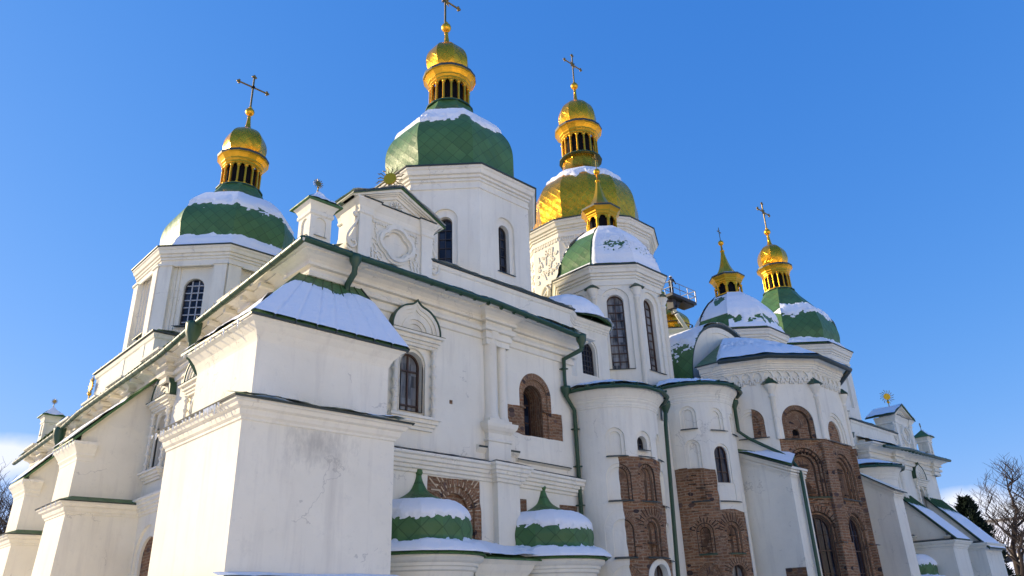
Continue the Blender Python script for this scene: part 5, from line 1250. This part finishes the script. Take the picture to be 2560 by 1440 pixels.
    if not spire:
        op = spline([(.78 * s, zt - .06), (.90 * s, zt + .12 * s), (1.0 * s, zt + .42 * s), (1.04 * s, zt + .74 * s), (1.0 * s, zt + 1.08 * s), (.87 * s, zt + 1.42 * s), (.65 * s, zt + 1.70 * s), (.40 * s, zt + 1.89 * s), (.22 * s, zt + 2.01 * s), (.15, zt + 2.2 * s), (.11, zt + 2.5 * s), (.085, zt + 2.85 * s)], 4)
        mb.lathe_poly(C, op, 12 if N == 12 else 8, -pi / 2, 0, 4)
        part('onion_dome', mb, GOLD, tw)
        zb_ = zt + 3.08 * s; cc = C(zb_); mb = MB(); mb.ball((*cc, zb_ + .1), .26 * (.75 + .25 * s)); mb.lathe(*cc, [(.085, zb_ - .4), (.11, zb_ - .28), (.07, zb_ - .2), (.07, zb_ - .1)], 10); mb.ball((*cc, zb_ + .40), .10)
        part('finial_ball', mb, GOLD2, tw)
        cross(C(zb_ + 1.5), zb_ + .40, cross_h, cross_w, tw, orn)
    else:
        op = spline([(.98, zt - .02), (.86, zt + .08), (.62, zt + .28), (.38, zt + .72), (.24, zt + 1.2), (.15, zt + 1.62), (.10, zt + 1.95)], 4)
        mb.lathe_poly(C, op, 8, -pi / 2, 0, 3); mb.lathe(*Cz, [(.10, zt + 1.95), (.15, zt + 1.97), (.15, zt + 2.03), (.07, zt + 2.05), (.06, zt + 2.5)], 10)
        part('spire', mb, GOLD2, tw)
        mb = MB(); mb.ball((*Cz, zt + 2.62), .19); part('finial_ball', mb, GOLD2, tw)
        mb = MB(); zb_ = zt + 2.75; mb.tube([(*Cz, zb_), (*Cz, zb_ + 1.05)], .025, 5); mb.tube([(Cz[0] - .25, Cz[1], zb_ + .72), (Cz[0] + .25, Cz[1], zb_ + .72)], .022, 5)
        for q in range(8): a = q * pi / 4 + .2; mb.tube([(Cz[0], Cz[1], zb_ + .72), (Cz[0] + .2 * cos(a), Cz[1], zb_ + .72 + .2 * sin(a))], .012, 4)
        part('cross', mb, BRASS, tw)
        def P(u, v): a = -pi / 2 + 2 * pi * u; r = lerp(1.0, .52, v); return (Cz[0] + r * cos(a), Cz[1] + r * sin(a), zt + .02 + .3 * v), (0, 0, 1)
        snow_shell(P, lambda u, v, p: .05 + .04 * fbm(p, 3) - .12 * v, 40, 6)
    return tw

GP = [(3.12, .14), (2.92, .62), (2.90, 1.15), (2.95, 1.75), (2.92, 2.3), (2.76, 2.85), (2.44, 3.40), (2.02, 3.92), (1.60, 4.38), (1.30, 4.78), (1.13, 5.12), (1.05, 5.36)]
def gsnow(front, left, amp=.32, lo=3.5, hi=4.6, skirt=.62, bare=()):
    def f(k, u, z, p):
        n = fbm(p, .9, 3.3) * .6 + .35 * fbm(p, 3.4, 1.0)
        sk = (skirt + .20 * n - z) * .55
        if k in bare: sk = min(sk, (.30 + .2 * n - z) * .5)
        if k in front: cap = min((z - lo) * .42 + amp * n, (hi - z) * .6 + .12 * n)
        elif k in left: cap = min((z - lo + .25) * .25, (hi - .25 - z) * .4) - .06 + .06 * n if left else -1
        else: cap = -1
        return max(min(sk, .20), min(cap, .14))
    return f
def s6(k, u, z, p):
    n = fbm(p, .9, 13.3) * .6 + .4 * fbm(p, 3.6, 1.0)
    sk = (.72 + .2 * n - z) * .55
    if k == -2: sk = min(sk, (.3 + .2 * n - z) * .5)
    cap = -1
    if k == -1: cap = min((z - 2.55) * .3 + .34 * n, (3.75 - z) * .5 + .2 * n, u * .8 + .1 * n)
    elif k == 0: cap = min((z - 2.75) * .32 + .3 * n, (3.6 - z) * .5 + .2 * n)
    elif k == 1: cap = min((z - 1.8) * .3, (2.9 - z) * .4) * .5
    elif k == -2: cap = min(.28 - abs(z - 2.9) * .9 - (1 - u) * 1.2, .1) + .12 * n
    return max(min(sk, .18), min(cap, .12))
BW = dict(bw=.03)
wD2 = dict(faces=(-1, 0), z=14.55, w=.60, h=2.25, d=.30, frame=(1.06, 2.62, .10), xs=[0], zs=[.2, .4, .58, .76], mats=[FRAMED, GLASS, FRAMED], bw=.03, sill=.18)
g2 = [(r, z) for r, z in GP]
tower('domed_tower', (9.35, 4.85), 19.05, 3.88, 3.46, 11.8, 8, [wD2], g2, 1.0, GREEN, gsnow((-1, 0, 1, 2, 3), (-2,), 0.38, 3.15, 4.35, .34, (-2, -1, 0)), -.42, orn=True)
wD6 = dict(wD2); wD6.update(z=13.9, blind=True, faces=(-1, 0), w=1.35, h=2.65, d=.16, frame=None)
tower('domed_tower', (MX - 9.0, 4.85), 18.1, 3.88, 3.46, 11.8, 8, [wD6], [(3.4, .14), (3.2, .5), (3.22, .9), (3.26, 1.35), (3.16, 2.0), (2.9, 2.75), (2.5, 3.35), (2.05, 3.95), (1.65, 4.5), (1.32, 4.95), (1.16, 5.25), (1.08, 5.4)], 1.0, GREEN, s6, .0, orn=True)
wD1 = dict(faces=(-2, -1, 0), z=14.55, w=.98, h=2.5, d=.42, panel=(1.02, 17.95), frame=(1.0, 2.56, .29), xs=[-.33, .33], zs=[.12, .27, .42, .57, .72, .87], mats=[FRAMED, GLASS, FRAMEW], bw=.045, sill=.15)
tower('domed_tower', (4.45, 17.9), 18.6, 4.32, 3.95, 11.8, 8, [wD1], [(r * 1.12, z) for r, z in GP], 1.07, GREEN, gsnow((-1, 0, 1), (), .34, 2.85, 4.4, 1.10, (-2,)), 0.0, pil='flat', orn=False)
# golden main dome on its ornate twelve-sided drum
G3 = [(3.75, .16), (3.52, .55), (3.44, 1.0), (3.50, 1.7), (3.52, 2.3), (3.42, 3.0), (3.12, 3.75), (2.62, 4.4), (2.05, 4.9), (1.62, 5.35), (1.36, 5.8), (1.24, 6.3), (1.20, 6.75)]
def s3(k, u, z, p):
    n = fbm(p, 1.1, 8) * .6
    sk = (.30 + .15 * n - z) * .5
    cap = min((z - 3.95) * .45 + .36 * n, (5.0 - z) * .7 + .1 * n)
    if k <= -4: cap = -1
    elif k == -3: cap -= .10
    return max(min(sk, .14), min(cap, .2))
wD3 = dict(faces=(-4, -3, -2, -1, 0, 1), z=17.0, w=.8, h=3.0, d=.3, frame=(1.25, 3.35, .12), xs=[0], zs=[.2, .4, .6, .8], mats=[FRAMEW, GLASSC, FRAMEW], bw=.04)
tower('domed_tower', (25.2, 9.95), 24.2, 4.62, 4.12, 13.0, 12, [wD3], G3, 1.28, GOLD, s3, 0.0, reliefs=True, orn=True, cross_h=2.6, corn_k=1.1, snow_sect=range(-5, 5))
# small domes with gilded spires over the inner apses
SP = [(2.62, .12), (2.52, .42), (2.46, .8), (2.36, 1.2), (2.16, 1.65), (1.86, 2.1), (1.5, 2.55), (1.15, 2.88), (.92, 3.08)]
def s4(k, u, z, p):
    n = fbm(p, 1.3, 5)
    if k == -2: return max(min((.30 - z) * .4, .12), min((z - 2.5) * .3, .05) + .02 * n)
    h = .12 + .03 * n
    if k == -1 and u < .12: h -= (.12 - u) * 1.6
    d = max(0, 1 - abs(z - 1.45) / .75) * (.10 + .34 * max(0, fbm(p, 9, 2) + .1))
    if k == -1: d *= max(0, min(1, (u - .05) * 2.2))
    if k == 0: d *= .85
    if k > 0: d *= .6
    return h - d
wA = dict(faces=(-2, -1, 0), z=12.05, w=.82, h=3.8, d=.30, frame=(1.36, 4.15, .10), xs=[0], zs=[.11, .22, .33, .44, .55, .66, .77, .88], mats=[FRAME, GLASSC, FRAME], bw=.04, sill=.24)
tower('apse_tower', (18.84, 3.65), 17.3, 2.97, 2.56, 10.4, 8, [wA], SP, .80, GREEN, s4, 0.0, ncol=8, pil='column', spire=True)
def s5(k, u, z, p):
    n = fbm(p, 1.2, 9)
    if k == -2: return max(min((.3 - z) * .4, .12), .02 + .04 * n if z > 1.2 else -.05)
    d = max(0, 1 - abs(z - .85) / .55) * .26 * (.62 + 1.0 * max(-.4, fbm(p, 2.6, 2)))
    return .12 + .03 * n - d
wB = dict(wA); wB.update(z=11.7)
tower('apse_tower', (31.56, 3.65), 16.95, 2.97, 2.56, 10.4, 8, [wB], SP, .82, GREEN, s5, 0.0, ncol=8, pil='column', spire=True, gold_lant=0)

# golden dome of the tower farther back, seen past the apse tower
C7 = (40.75, 15.0); mb = MB()
mb.sweep(ngon(C7, 2.3, 8), [(0, 8), (0, 21.9), (.1, 22.0), (.1, 22.2), (.3, 22.45), (.3, 22.55), (-.3, 22.62)], 0, True)
t7 = part('domed_tower', mb, PL, CA)
mb = MB(); pr = spline([(2.15, 22.6), (1.95, 22.85), (1.92, 23.2), (1.97, 23.7), (1.84, 24.15), (1.52, 24.55), (1.14, 24.9), (.84, 25.3), (.66, 25.75), (.56, 26.2)], 4)
mb.lathe_poly(lambda z: C7, pr, 8, -pi / 2, 0, 4); part('dome', mb, GOLD, t7)
mb = MB(); mb.lathe(*C7, [(.56, 26.2), (.62, 26.22), (.62, 26.3), (.42, 26.34), (.42, 26.7), (.2, 26.9), (.05, 27.2)], 16); part('lantern', mb, GOLD2, t7)
mb = MB(); ra = ngon(C7, 2.15, 8)
for z in (23.35, 22.75): mb.tube([(x, y, z) for x, y in ra + ra[:1]], .045, 5)
for x, y in ra: mb.tube([(x, y, 22.5), (x, y, 23.35)], .04, 5)
part('railing', mb, DKMET, t7)

tag(part('roof_snow', SNOW_MB, SNOW), 'white snow lying in patches on the domes, ledges and roofs of the cathedral', None, None, 'stuff')
for i, (x, y, z, L) in enumerate(ICI):
    if i == 0:
        mb = MB(); mb.lathe(0, 0, [(.028, 0), (.02, -.4), (.011, -.75), (.001, -1.0)], 6); ice0 = part('icicle', mb, ICE); o = ice0
    else: o = ice0.copy(); COL.objects.link(o)
    o.location = (x, y, z); o.scale = (1, 1, L)
    tag(o, 'thin icicle hanging from the snowy eaves on the sunlit side of the cathedral', 'icicle', 'icicles along the sunlit eaves')

# ------------------------------------------------------------------ boom lift with a worker
STEEL = mk_simple('galvanised_steel', (.30, .31, .33), (.40, .41, .43), .45, .6, 5, .15); WHITE = mk_simple('white_boom_paint', (.70, .70, .68), (.78, .78, .77), .4, 0, 3, .1); DARKM = mk_simple('dark_machinery', (.03, .03, .035), (.06, .06, .065), .55, .2, 6, .2)
B0 = Vector((38.2, 12.4, 24.3))
bl = thing('boom_lift', 'white telescopic boom lift with its railed basket raised beside the far golden dome', 'boom lift', (64.9, 12.4, 0))
def lp(name, mb, mats):
    o = part(name, mb, mats, bl); o.matrix_parent_inverse = Matrix.Translation(bl.location).inverted(); return o
mb = MB(); Bx0, Bx1, By0, By1, Bz = 37.45, 40.85, 11.7, 13.1, 24.85
mb.box(Bx0, Bx1, By0, By1, Bz - .24, Bz); mb.box(Bx0 + 1.7, Bx1 - .1, By0 + .2, By1 - .2, Bz - .36, Bz - .24)
mb.prism([(38.7, 12.1, 24.55), (39.2, 12.1, 24.55), (38.6, 12.1, 23.9), (38.2, 12.1, 23.9)], (0, .5, 0)); mb.box(38.0, 38.5, 12.1, 12.7, 23.8, 24.6)
lp('basket', mb, DARKM)
mb = MB()
for y in (By0, By1):
    for z in (Bz + .5, Bz + 1.0): mb.tube([(Bx0, y, z), (Bx1, y, z)], .03, 6)
    for k in range(4): x = lerp(Bx0, Bx1, k / 3); mb.tube([(x, y, Bz), (x, y, Bz + 1.0)], .03, 6)
for x in (Bx0, Bx1):
    for z in (Bz + .5, Bz + 1.0): mb.tube([(x, By0, z), (x, By1, z)], .04, 6)
mb.tube([(Bx1, By0, Bz + .05), (Bx1, By0, Bz + 1.0)], .06, 6); mb.tube([(Bx1 - .75, By1, Bz), (Bx1 - .75, By1, Bz + .65), (Bx1, By1, Bz + 1.0), (Bx1, By1, Bz)], .06, 6)
lp('guard_rail', mb, STEEL)
mb = MB(); J = Vector((38.75, 12.4, 23.52)); E_ = Vector((64.0, 12.4, 2.3))
mb.tube([B0 + Vector((.05, 0, -.2)), J + Vector((-.1, 0, .12))], .16, 4); mb.tube([J, J + (E_ - J) * .32], .20, 4); mb.tube([J + (E_ - J) * .32, J + (E_ - J) * .62], .26, 4); mb.tube([J + (E_ - J) * .62, E_], .33, 4)
lp('boom', mb, WHITE)
mb = MB(); mb.tube([B0 + Vector((.35, .1, -.2)), J + Vector((.25, .1, .1)), J + (E_ - J) * .3 + Vector((.3, .1, .25))], .06, 6)
for q in (.0, .03, .07): p = J + (E_ - J) * q; mb.box(p.x - .1, p.x + .2, 12.5, 12.8, p.z + .05, p.z + .3)
lp('hose_carrier', mb, DARKM)
mb = MB(); mb.box(62.6, 67.2, 11.3, 13.5, .6, 1.5); mb.box(63.4, 66.4, 11.6, 13.2, 1.5, 2.6); lp('chassis', mb, WHITE)
for x in (63.4, 66.4):
    for y in (11.15, 13.4):
        mb = MB(); mb.tube([(x, y, .55), (x, y + .3, .55)], .55, 18); lp('wheel', mb, DARKM)
# the worker: one skinned body
def person(base, joints, rad, faces_dir):
    me = bpy.data.meshes.new('person'); names = list(joints)
    edges = [('pelvis', 'chest'), ('chest', 'neck'), ('neck', 'chin'), ('chin', 'crown'), ('chest', 'sl'), ('sl', 'el'), ('el', 'hl'), ('chest', 'sr'), ('sr', 'er'), ('er', 'hr'), ('pelvis', 'hpl'), ('hpl', 'kl'), ('kl', 'al'), ('al', 'tl'), ('pelvis', 'hpr'), ('hpr', 'kr'), ('kr', 'ar'), ('ar', 'tr')]
    me.from_pydata([joints[n] for n in names], [(names.index(a), names.index(b)) for a, b in edges], [])
    o = bpy.data.objects.new('person', me); COL.objects.link(o); o.location = base
    sk = o.modifiers.new('skin', 'SKIN'); 
    for i, n in enumerate(names):
        r = rad[n]; me.skin_vertices[0].data[i].radius = (r, r)
    me.skin_vertices[0].data[names.index('pelvis')].use_root = True
    sb = o.modifiers.new('sub', 'SUBSURF'); sb.levels = 2; sb.render_levels = 2
    return o
jt = dict(pelvis=(0, 0, .95), chest=(.03, 0, 1.32), neck=(.08, 0, 1.5), chin=(.12, 0, 1.58), crown=(.13, 0, 1.74), sl=(.05, .2, 1.42), el=(.24, .26, 1.2), hl=(.48, .2, 1.12), sr=(.05, -.2, 1.42), er=(.25, -.26, 1.2), hr=(.48, -.18, 1.12), hpl=(0, .1, .9), kl=(.04, .11, .5), al=(0, .12, .09), tl=(.15, .13, .05), hpr=(0, -.1, .9), kr=(.04, -.11, .5), ar=(0, -.12, .09), tr=(.15, -.13, .05))
rd = dict(pelvis=.16, chest=.17, neck=.065, chin=.095, crown=.09, sl=.085, el=.06, hl=.045, sr=.085, er=.06, hr=.045, hpl=.10, kl=.075, al=.05, tl=.045, hpr=.10, kr=.075, ar=.05, tr=.045)
wk = person((38.15, 12.2, 24.85), jt, rd, 0)
wk.data.materials.append(mk_simple('dark_work_clothes', (.012, .014, .02), (.03, .032, .04), .8, 0, 8, .2))
tag(wk, 'worker in dark clothes standing in the raised basket of the boom lift', 'person')
hm = MB(); hm.lathe(.13, 0, [(.155, 1.70), (.14, 1.70), (.125, 1.78), (.08, 1.84), (.001, 1.86)], 14)
hp = part('helmet', hm, WHITE, wk)

# ------------------------------------------------------------------ trees and the building beyond
BARK = mk_simple('dark_bark', (.035, .027, .024), (.075, .058, .048), .9, 0, 5, .4, .2); NEEDLE = mk_simple('dark_needles', (.006, .014, .010), (.022, .035, .022), .8, 0, 2, .2, .15)
def bare_tree(loc, h, seed, spread=.55, r0=.035, maxd=6, label='', group=None, nb=3, up=.25, twig=1.0):
    rnd = random.Random(seed); tr = MB(); cr = MB()
    def branch(p, d, L, r, depth):
        k = 4; pts = [p]; q = Vector(p); dd = Vector(d)
        for i in range(k):
            dd = (dd + Vector((rnd.uniform(-.22, .22), rnd.uniform(-.22, .22), rnd.uniform(-.08, .18)))).normalized(); q = q + dd * L / k; pts.append(q.copy())
        (tr if depth < 1 else cr).tube(pts, [lerp(r, r * .62, i / k) for i in range(k + 1)], 7 if depth < 2 else (5 if depth < 3 else 3), 0, False)
        if depth >= maxd: return
        for i in range(nb + (1 if depth in (1, 2, 3) else 0)):
            t = rnd.uniform(.35, 1.0) if i else 1.0
            s = pts[min(k, int(t * k))]; az = rnd.uniform(0, 2 * pi); e = Vector((cos(az), sin(az), rnd.uniform(-.2, .5)))
            nd = (dd * (1 - spread) + e * spread + Vector((0, 0, up))).normalized()
            branch(s, nd, L * rnd.uniform(.60, .82), max(r * rnd.uniform(.48, .62), .012 * twig), depth + 1)
    branch(Vector((0, 0, 0)), Vector((rnd.uniform(-.05, .05), rnd.uniform(-.05, .05), 1)), h * .30, h * r0, 0)
    top = max(p[2] for p in cr.v); k_ = h / top; tr.v = [tuple(c * k_ for c in p) for p in tr.v]; cr.v = [tuple(c * k_ for c in p) for p in cr.v]
    o = thing('bare_tree', label, 'tree', loc, group)
    part('trunk', tr, BARK, o); part('crown', cr, BARK, o)
    return o
bare_tree((103.2, 10.2, 0), 19.5, 17, .62, .020, 6, 'tall bare tree with a spreading crown of fine twigs beside the far white building', None, 3, .18, 1.6)
bare_tree((98, 21, 0), 16.0, 21, .55, .016, 5, 'slender bare tree rising behind the dark conifer', None, 3, .25, 1.6)
bare_tree((134, 6, 0), 21.0, 31, .6, .018, 5, 'bare tree at the right edge in front of the snowy building', None, 3, .2, 1.8)
LT = ['bare tree with dark bluish twigs at the left edge, farthest from the cathedral wall', 'bare tree with a dense dark crown standing nearest to the far corner of the cathedral', 'bare tree with a rounded dark crown behind the buttresses', 'low bare tree with thick tangled twigs at the foot of the far buttress']
for i, (x, y, h, s) in enumerate(((2.9, 54, 14.6, 41), (4.7, 60, 16.0, 43), (1.6, 49, 12.6, 47), (5.6, 67, 17.0, 49))):
    bare_tree((x, y, 0), h, s, .6, .022, 6, LT[i], 'bare trees at the left edge', 3, .2, 1.1)
# trees outside the picture whose twigs dapple the sunlit buttresses
for i, (x, y, h, s) in enumerate(((-33, 47, 19, 61), (-43, 58, 21, 63))):
    bare_tree((x, y, 0), h, s, .6, .024, 5, ('bare tree standing in the open yard to the left of the cathedral', 'larger bare tree far out in the yard to the left')[i], None, 3, .22, 1.6)

def conifer(loc, h, r, seed, label):
    rnd = random.Random(seed); tr = MB(); cr = MB()
    tr.tube([(0, 0, 0), (0, 0, h * .95)], [h * .02, h * .004], 7)
    for i in range(5200):
        z = h * (.04 + .96 * rnd.random() ** 1.25); q = 1 - z / h
        R = r * (q ** .8 * (.82 + .18 * sin(z * 3.1 + seed))) + .12; a = rnd.uniform(0, 2 * pi); bz = 1 + .28 * sin(5 * a + z * .9) * sin(z * 2.3)
        rr = R * bz * sqrt(rnd.uniform(.25, 1)); c = Vector((rr * cos(a), rr * sin(a), z - rr * .12)); d = Vector((cos(a), sin(a), rnd.uniform(.1, 1.1))).normalized(); L = rnd.uniform(.28, .62); s = d.cross(Vector((0, 0, 1))).normalized() * L * .30; w = Vector((0, 0, L * .22))
        cr.poly([c - s, c + d * L * .5 - w, c + d * L, c + s]); 
        if i % 2: cr.poly([c - w, c + d * L * .6 + s, c + d * L, c + w])
    o = thing('conifer', label, 'tree', loc); part('trunk', tr, BARK, o); part('crown', cr, NEEDLE, o)
conifer((71.6, 4.6, 0), 10.5, 3.5, 3, 'dark pointed conifer behind the far buttresses of the cathedral')

WALLB = mk_simple('pale_building_plaster', (.74, .72, .67), (.82, .80, .76), .85, 0, .8, .1, .2)
bd = thing('building', 'long white building with snow covered roofs beyond the bare tree', 'building', (150, 10, 0))
def bp(name, mb, mats):
    o = part(name, mb, mats, bd); o.matrix_parent_inverse = Matrix.Translation(bd.location).inverted(); return o
mb = MB(); mb.box(141, 175, -20, 29, 0, 9.3)
mb.sweep([(141, 29), (141, -20)], [(0, 8.6), (.2, 8.7), (.2, 8.9), (.5, 9.1), (.8, 9.4), (0, 9.5)], 0); mb.sweep([(141, 29), (141, -20)], [(0, 5.4), (.25, 5.5), (.25, 5.8), (0, 5.9)], 0)
for k in range(16): y = -19 + k * 3.1; mb.box(140.8, 141, y, y + .7, 0, 8.7)
w = bp('wall', mb, WALLB)
mb = MB()
for q in ([(140, -21, 9.5), (140, 30, 9.5), (150, 30, 14.4), (150, -21, 14.4)], [(140, -21, 9.3), (140, 30, 9.3), (140, 30, 9.5), (140, -21, 9.5)], [(150, -21, 14.4), (150, 30, 14.4), (176, 30, 9.5), (176, -21, 9.5)]): mb.poly(q)
mb.prism([(140, -21, 9.3), (150, -21, 14.4), (176, -21, 9.3)], (0, 51, 0)); bp('roof', mb, SNOW)
mb = MB(); mb.box(139.6, 140.2, -21, 30, 9.1, 9.45); mb.box(149.6, 150.4, -21, 30, 14.35, 14.75); bp('roof_edge', mb, mk_simple('dark_roof_edge', (.10, .09, .085), (.16, .145, .13), .7, 0, 2, .1))
for k in range(15):
    for z in (2.0, 6.3):
        y = -17.6 + k * 3.1; mb = MB(); mb.box(140.93, 141.02, y, y + 1.3, z, z + (2.2 if z < 3 else 1.8), 0); f_ = bp('window', mb, GLASS)
mb = MB(); mb.box(120, 132, 12, 46, 0, 4.2); mb.sweep([(120, 46), (120, 12)], [(0, 3.8), (.3, 4.0), (.3, 4.25), (0, 4.3)], 0); bp('wing_wall', mb, WALLB)
mb = MB(); mb.prism([(119.4, 11.4, 4.3), (126, 11.4, 6.6), (132.6, 11.4, 4.3)], (0, 35, 0)); bp('wing_roof', mb, SNOW)

# ------------------------------------------------------------------ long building added unseen behind the camera to bounce sunlight on shaded walls
yb_ = thing('bounce_building', 'long white two storey building with a snowy roof, added out of view to bounce light onto the cathedral', 'building', (10, -50, 0))
def yp(name, mb, mats, par=None):
    o = part(name, mb, mats, par or yb_)
    if par is None: o.matrix_parent_inverse = Matrix.Translation(yb_.location).inverted()
    return o
mb = MB(); mb.box(-62, 80, -60, -46, 0, 13)
mb.sweep([(80, -46), (-62, -46)], [(0, 12.2), (.15, 12.3), (.15, 12.6), (.5, 12.9), (.5, 13.05), (0, 13.1)], 0); mb.sweep([(80, -46), (-62, -46)], [(0, 6.4), (.2, 6.5), (.2, 6.8), (0, 6.9)], 0)
yw = yp('wall', mb, PL)
mb = MB(); mb.prism([(-62.8, -60.8, 13.1), (-62.8, -53, 18.5), (-62.8, -45.2, 13.1)], (143.6, 0, 0)); yp('roof', mb, SNOW)
for k in range(28):
    for z in (2.2, 8.2):
        x = -58.5 + k * 5.0; mb = MB(); mb.box(x, x + 1.3, -46.02, -45.96, z, z + 2.4, 0); o = yp('window', mb, GLASS, yw)
